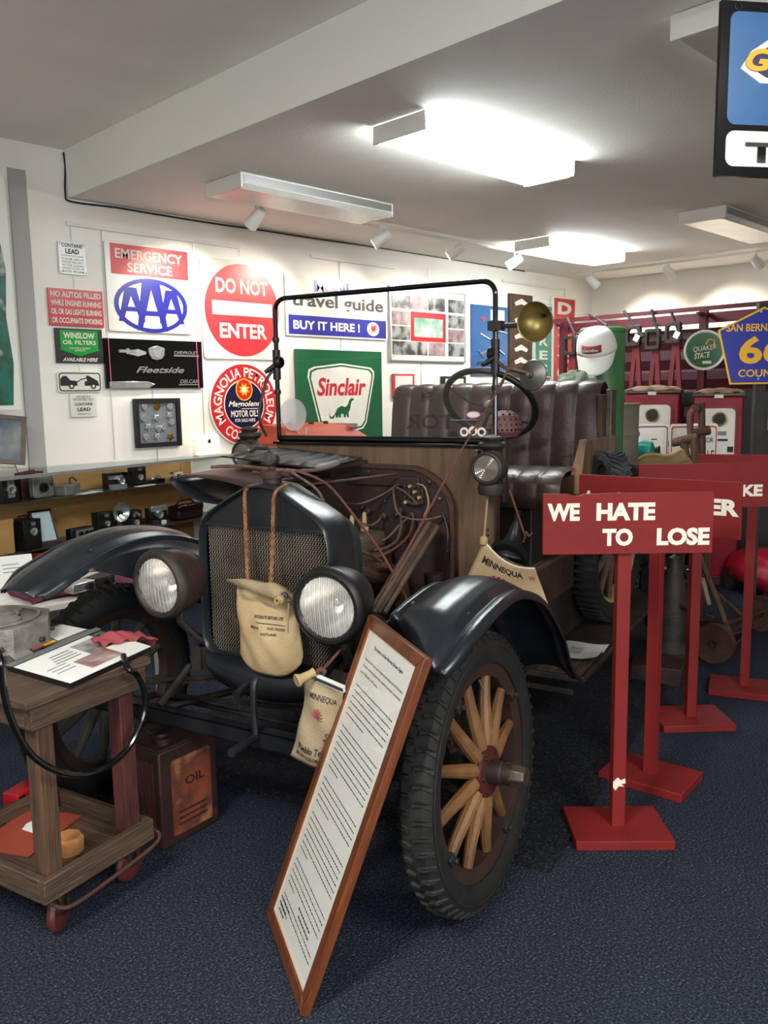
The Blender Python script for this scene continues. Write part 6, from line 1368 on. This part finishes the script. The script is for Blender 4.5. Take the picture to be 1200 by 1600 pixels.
# pipe stand pump (red pipes)
t = thing('hand_pump', 'rusty red pipe hand pump standing before the white signs', 'hand pump', tuple(dpt(1095, 640, 5.2)[:2])+(0,))
o_ = V((*dpt(1095, 640, 5.2)[:2], 0)); g_ = lambda px, py: dpt(px, py, 5.2)-o_
MB().tube(smooth_path([g_(1080, 700), g_(1078, 655), g_(1082, 642), g_(1092, 636)], 4), .02, 10).build('curved_pipe', mat('pipered', rgb(104, 46, 46), rgb(84, 40, 40), 9, .6), t); MB().tube([g_(1096, 630), g_(1097, 700), (g_(1098, 860).x, g_(1098, 860).y, .02)], .022, 10).build('upright_pipe', 'rust', t)
MB().lathe([(.03, -.02), (.035, 0), (.03, .02)], 12, T3(*g_(1088, 638))).tube([g_(1082, 637), g_(1100, 634)], .02, 8).build('valve_head', 'rust', t); MB().tube([g_(1078, 678), g_(1108, 672)], .03, 10).build('cross_fitting', 'rust', t); MB().lathe([(.09, 0), (.09, .02), (.03, .03)], 16, T3(g_(1098, 860).x, g_(1098, 860).y, 0)).build('foot', 'rust', t)
# ================================================================ MAROON RACK WITH HANGING TOOLS
RX_ = 7.0
ya, yb_ = 4.75, 1.4
t = thing('maroon_rack', 'long maroon steel rack with top bar and panel in front of the far wall', 'rack', (RX_, 0, 0))
zb = at(871, 502, 0, RX_).z
MB().box(-.015, .015, yb_, ya, zb-.015, zb+.02).build('top_bar', 'maroonbar', t, smooth=False)
zc_ = at(1000, 497, 0, RX_+.25); 
MB().box(.25, .3, yb_, ya-.1, at(1000, 512, 0, RX_+.25).z, at(1000, 497, 0, RX_+.25).z).build('rear_beam', 'maroonbar', t, smooth=False)
zu = at(1000, 515, 0, RX_+.3).z-.02; n_ = 44
for i in range(11): 
    h1 = zu-i*zu/11; MB().prism([(.38, h1-zu/11), (.38, h1), (.36, h1-.02), (.35, h1-zu/22)], yb_, ya-.1).build('corrugated_sheet', 'maroon', t, smooth=False)
for y in (ya-.15, 3.2, 1.5): MB().box(.1, .16, y-.03, y+.03, 0, zb).build('upright', 'maroonbar', t, smooth=False); MB().box(0, .3, y-.012, y+.012, zb-.05, zb-.02).build('bracket', 'maroonbar', t, smooth=False)
Gt = 'rusty tools hooked over the maroon rack bar'
tl_ = [((886, 497), (906, 541), (890, 540)), ((921, 490), (948, 509), None), ((975, 486), (1005, 526), (990, 525)), ((1018, 484), (1030, 525), (1020, 530)), ((1049, 488), (1065, 530), (1052, 520))]
lbs = ['leftmost rusty hook tool on the rack bar, left of the cap', 'short rusty handle on the rack bar above the cap', 'rusty hook tool with paper tag, right of the cap', 'middle rusty hook tool with a dark block head', 'rusty hook tool with large paper tag, nearest the round green sign']
for (h0, h1, bx), lb in zip(tl_, lbs):
    a = at(*h0, 0, RX_-.04); b_ = at(*h1, 0, RX_-.06)
    t = thing('hanging_tool', lb, 'tool', (a.x, a.y, a.z), group=Gt); d_ = b_-a
    MB().tube([(0, 0, 0), d_*.5, d_], [.014, .011, .016], 8).build('handle', 'iron', t)
    MB().tube([d_*.55+V((0, .03, .04)), d_*.55, d_*.55+V((0, -.05, -.01))], .009, 6).build('cross_pin', 'iron', t)
    if bx:
        c = at(*bx, 0, RX_-.05)-a; MB().ring([(x, z) for x, z in rrect(-.07, .07, -.09, .09, .02)], [(x, z) for x, z in rrect(-.045, .045, -.06, .06, .02)], -.02, .02, T3(*c) @ RZ(-PI/2)).build('clamp_head', 'iron', t, bevel=.003)
        MB().prism([(-.03, 0), (.03, 0), (.07, -.5), (.03, -.5), (0, -.1), (-.03, -.5), (-.07, -.5)], -.01, .01, T3(*(c+V((.02, -.02, -.08)))) @ RZ(-PI/2)).build('strap', 'redwood' if False else mat('strapred', rgb(116, 30, 40), rough=.6) if 'strapred' not in MATS else 'strapred', t, smooth=False)
        if 'tag' in lb: MB().box(-.02, .03, -.002, .002, -.03, .03, T3(*(c+V((-.05, -.05, -.02)))) @ RZ(-PI/2) @ RY(.5)).build('paper_tag', 'paper', t)
# round green oil sign
q = at(1101, 547, 0, RX_-.06); Rr = .165
Rr = (at(1133, 547, 0, RX_-.06)-at(1070, 547, 0, RX_-.06)).length/2*.9
t = thing('round_green_sign', 'round green and white oil sign hanging on the maroon rack', 'sign', q, math.radians(-62))
MB().lathe([(0, .02), (Rr, .02), (Rr+.01, .01), (Rr+.01, -.005), (Rr*.97, -.006), (Rr*.95, 0), (0, 0)], 48, None, 'Y').build('plate', 'whitegloss', t); MB().lathe([(0, -.004), (Rr*.93, -.003), (Rr*.93, .0)], 48, None, 'Y').build('green_disc', 'green', t)
text('QUAKER', t, 'cream', -Rr*.0, Rr*.08, Rr*.32, Rr*1.15, -.0065, .0, shear=.25, rot=.12); text('STATE', t, 'cream', -Rr*.12, -Rr*.28, Rr*.3, Rr*.8, -.006, .02, shear=.25, rot=.12); MB().box(-Rr*.1, Rr*.35, -.006, -.003, -Rr*.72, -Rr*.58).build('white_bar', 'cream', t)
MB().tube([(Rr*.05, -.006, Rr*.3), (Rr*.2, -.006, Rr*.55), (Rr*.45, -.006, Rr*.5), (Rr*.5, -.006, Rr*.2)], Rr*.04, 6).build('swash', 'yellow', t)
# blue county sign
Dc = 5.0
pts = [(1122, 516), (1195, 479), (1270, 510), (1262, 604), (1140, 601)]
c = dpt(1196, 545, Dc); t = thing('county_sign', 'blue five-sided county road sign with yellow numerals, right edge', 'sign', c, HD-PI/2-.05)
Mi = t.matrix_world if False else (T3(*c) @ RZ(HD-PI/2-.05)); Mn = Mi.inverted(); nrm = Mi.to_3x3() @ V((0, 1, 0))
P5 = [Mn @ hit(px, py, c, nrm) for px, py in pts]; xmid = P5[1].x
P5 = [(P5[0].x, P5[0].z), (P5[1].x, P5[1].z), (2*xmid-P5[0].x, P5[0].z), (2*xmid-P5[4].x, P5[4].z), (P5[4].x, P5[4].z)]; P5 = P5[::-1]
MB().prism(P5, 0, .006).build('plate', 'yellow', t, smooth=False, bevel=.002)
cx = xmid; cz_ = sum(z for _, z in P5)/5
MB().prism([((x-cx)*.955+cx, (z-cz_)*.95+cz_) for x, z in P5], -.0015, 0).build('blue_field', 'countyblue', t, smooth=False)
text('SAN BERNARDINO', t, 'yellow', cx, (P5[0][1]+P5[2][1])/2*0+(Mn @ hit(1160, 512, c, nrm)).z, .045, .44, -.003, .02); text('66', t, 'yellow', cx, (Mn @ hit(1170, 547, c, nrm)).z, .165, .28, -.003, .03); text('COUNTY', t, 'yellow', cx, (Mn @ hit(1180, 583, c, nrm)).z, .045, .28, -.003, .02)
tag(t, 'blue five-sided county road sign with yellow numerals, right edge', 'sign')
for z in (P5[3][1]-.03 if False else (Mn @ hit(1187, 487, c, nrm)).z, (Mn @ hit(1180, 592, c, nrm)).z): MB().lathe([(.006, -.004), (0, -.005)], 8, T3(cx-.02, 0, z), 'Y').build('bolt', 'silver', t)
MB().box(cx-.03, cx+.03, .006, .05, -c.z, (Mn @ hit(1187, 472, c, nrm)).z).build('mounting_post', 'iron', t, smooth=False)
# ================================================================ HANGING TIRE SIGN, TOP RIGHT
Dg = 1.9; a = dpt(1127, 8, Dg); b_ = dpt(1119, 270, Dg)
zt, zb2 = a.z, b_.z; yaw = HD-PI/2+math.radians(9)
# find yaw so that the lower edge rises to the right as in the photo
ax0 = (a+b_)/2
t = thing('hanging_tire_sign', 'blue and white hanging tire sign with yellow lettering, top right corner', 'sign', (ax0.x, ax0.y, (zt+zb2)/2), yaw)
W_ = .56; h_ = zt-zb2
MB().box(0, W_, 0, .012, -h_/2, h_/2).build('plate', 'blackgloss', t, smooth=False)
MB().prism(rrect(.022, W_-.022, -h_*.2, h_/2-.022, .02), -.0015, 0).build('blue_field', 'skyblue', t); MB().prism(rrect(.022, W_-.022, -h_/2+.022, -h_*.235, .02), -.0015, 0).build('white_field', 'white', t)
hexo = [(.06, h_*.14), (.14, h_*.33), (W_-.14, h_*.33), (W_-.06, h_*.14), (W_-.14, -.02), (.14, -.02)]
hexo = [(.05, h_*.12), (.075, h_*.22), (.17, h_*.38), (W_-.17, h_*.38), (W_-.05, h_*.15), (W_-.1, h_*.04), (.1, h_*.04)][::-1]
MB().prism(hexo, -.003, 0).build('white_outline', 'white', t, smooth=False, bevel=.008); cx = W_/2; cz_ = h_*.19
MB().prism([((x-cx)*.92+cx, (z-cz_)*.78+cz_) for x, z in hexo], -.0045, 0).build('navy_badge', 'navy', t, smooth=False, bevel=.006)
text('GOOD', t, 'yellow', .062, h_*.17, h_*.13, .26, -.006, .04, shear=.25, align='L'); text('TIRES', t, 'black', .07, -h_*.36, h_*.12, .32, -.004, .03, align='L')
for x in (.04, W_-.04): MB().lathe([(.008, -.003), (.008, .015)], 10, T3(x, 0, h_/2-.012), 'Y').build('eyelet', 'silver', t); MB().tube([(x, .005, h_/2), (x, .005, ZC-(zt+zb2)/2)], .002, 5).build('hanging_wire', 'silver', t)
# ================================================================ FLOOR THINGS AT THE RIGHT
t = thing('reel_mower', 'rusty old reel mower with iron wheels on the carpet behind the verse signs', 'lawn mower', (4.2, 1.77, 0), 0)
wa = at(1115, 1035, 2, 0); wb = at(1188, 985, 2, 0); rw = .105
dv = (wb-wa).normalized(); yaw = math.atan2(dv.y, dv.x); t.location = wa; t.rotation_euler.z = yaw; Lw = (wb-wa).length
for x in (0, Lw):
    w_ = MB().lathe([(.0, -.012), (.03, -.02), (rw*.8, -.018), (rw, -.024), (rw, .024), (rw*.85, .018), (.03, .02), (0, .012)], 32, T3(x, 0, rw), 'X').build('wheel', 'rust', t)
    MB().lathe([(.02, -.03), (.02, .03), (0, .03)], 12, T3(x, 0, rw), 'X').build('hub', 'iron', w_)
for k in range(5):
    P = [(Lw*(.1+.8*i/10), .06*math.cos(2*PI*k/5+i*.12), rw+.0+.06*math.sin(2*PI*k/5+i*.12)) for i in range(11)]; MB().tube(P, .007, 6).build('blade', 'rust', t)
MB().tube([(.02, 0, rw), (Lw-.02, 0, rw)], .012, 8).build('axle', 'iron', t); MB().tube([(.05, .08, .05), (Lw-.05, .08, .05)], .02, 8).build('roller', 'oldwoodx', t)
h1 = at(1125, 930, 2, .3)-wa; yw_ = MX.Rotation(-yaw, 3, 'Z')
MB().tube([(Lw*.3, 0, rw), (Lw*.35, .1, .3), (Lw*.35, .35, .85)], .016, 8).tube([(Lw*.7, 0, rw), (Lw*.4, .1, .3)], .012, 8).build('handle', 'oldwoodz', t)
# red toy car
p = at(1188, 938, 2, .0); t = thing('red_toy_car', 'red toy pedal car with chrome bumper at the right edge of the floor', 'toy car', (p.x+.15, p.y-.05, 0), math.radians(60))
def cb(u, v):
    y = -.45+.9*u; th = PI*v; w_ = .22*(1-.35*(2*u-1)**4); h_ = .17+.06*math.sin(u*PI); return (w_*math.cos(th), y, .1+h_*math.sin(th)**.6)
MB().grid(cb, 20, 14).build('body', 'red' if False else mat('toyred', rgb(176, 24, 52), rough=.2), t, solid=.003); MB().tube(smooth_path([(-.2, -.44, .13), (-.12, -.5, .12), (.12, -.5, .12), (.2, -.44, .13)], 4), .018, 8).build('bumper', 'chrome', t)
for x in (-.13, .13): MB().lathe([(.0, -.02), (.03, -.012), (.032, 0)], 14, T3(x, -.44, .21), 'Y').build('headlight', 'chrome', t)
for x in (-.19, .19):
    for y in (-.28, .28): MB().lathe([(0, -.02), (.08, -.02), (.085, 0), (.08, .02), (0, .02)], 20, T3(x, y, .085), 'X').build('wheel', 'rubber', t)
t.rotation_euler.z = math.radians(-40)
# old engine parts beside the running board and a timber block
p = at(1050, 985, 2, .15); t = thing('engine_part', 'dark upright engine part standing beyond the verse sign posts', 'machine part', (p.x, p.y, 0), .3)
MB().lathe([(.1, 0), (.11, .05), (.07, .1), (.08, .25), (.06, .4), (.03, .55), (0, .57)], 16).build('casting', 'iron', t)
for k in range(5): MB().tube([(0, 0, .12+k*.09), (.13*math.cos(k*2), .13*math.sin(k*2), .1+k*.1)], .018, 8).build('stub', 'rust' if k % 2 else 'oldmetal', t)
MB().lathe([(.02, 0), (.025, .02), (0, .03)], 12, T3(.06, -.08, .46)).build('bright_knob', 'brass', t)
p = at(1030, 1045, 2, .05); t = thing('timber_block', 'low dark timber block on the carpet behind the first verse sign', 'block', (p.x, p.y, 0), AZ); MB().box(-.1, .1, -.12, .12, 0, .09).build('block', 'darkrust', t, bevel=.004)
p = at(1075, 880, 2, .4); t = thing('curved_wood_frame', 'pale curved wooden frame piece behind the red posts', 'wooden frame', (p.x, p.y, 0)); MB().tube(smooth_path([(0, 0, .02), (-.02, .05, .25), (.03, .06, .5), (.1, .1, .72)], 5), .03, 8).build('bent_rail', 'tarp', t)
p2 = at(1108, 945, 2, .15); MB().tube([V((.12, .1, .72)), V((p2.x-p.x, p2.y-p.y, .15))], .014, 6).build('stay', 'canvas2', t)

# ================================================================ LAMPS OF THE ROOM AND ADDED FILL
def area(nm, loc, size, sy, pw, rot, colr):
    l = bpy.data.lights.new(nm, 'AREA'); l.shape = 'RECTANGLE'; l.size = size; l.size_y = sy; l.energy = pw; l.color = colr
    o = bpy.data.objects.new(nm, l); COL.objects.link(o); o.location = loc; o.rotation_euler = rot; return o
area('fill_light', (-1.5, -4.3, 1.7), 3.0, 1.6, FILL_W, (math.radians(-90)*-1, 0, 0), (.85, .93, 1))  # unseen fill added to brighten the whole room
area('ceiling_lamp', (-.9, .9, 2.93), 1.3, .5, CEIL_W, (0, 0, 0), (1, .95, .88))
area('ceiling_lamp', (.9, -1.6, 2.93), 1.3, .5, CEIL_W, (0, 0, 0), (1, .95, .88))
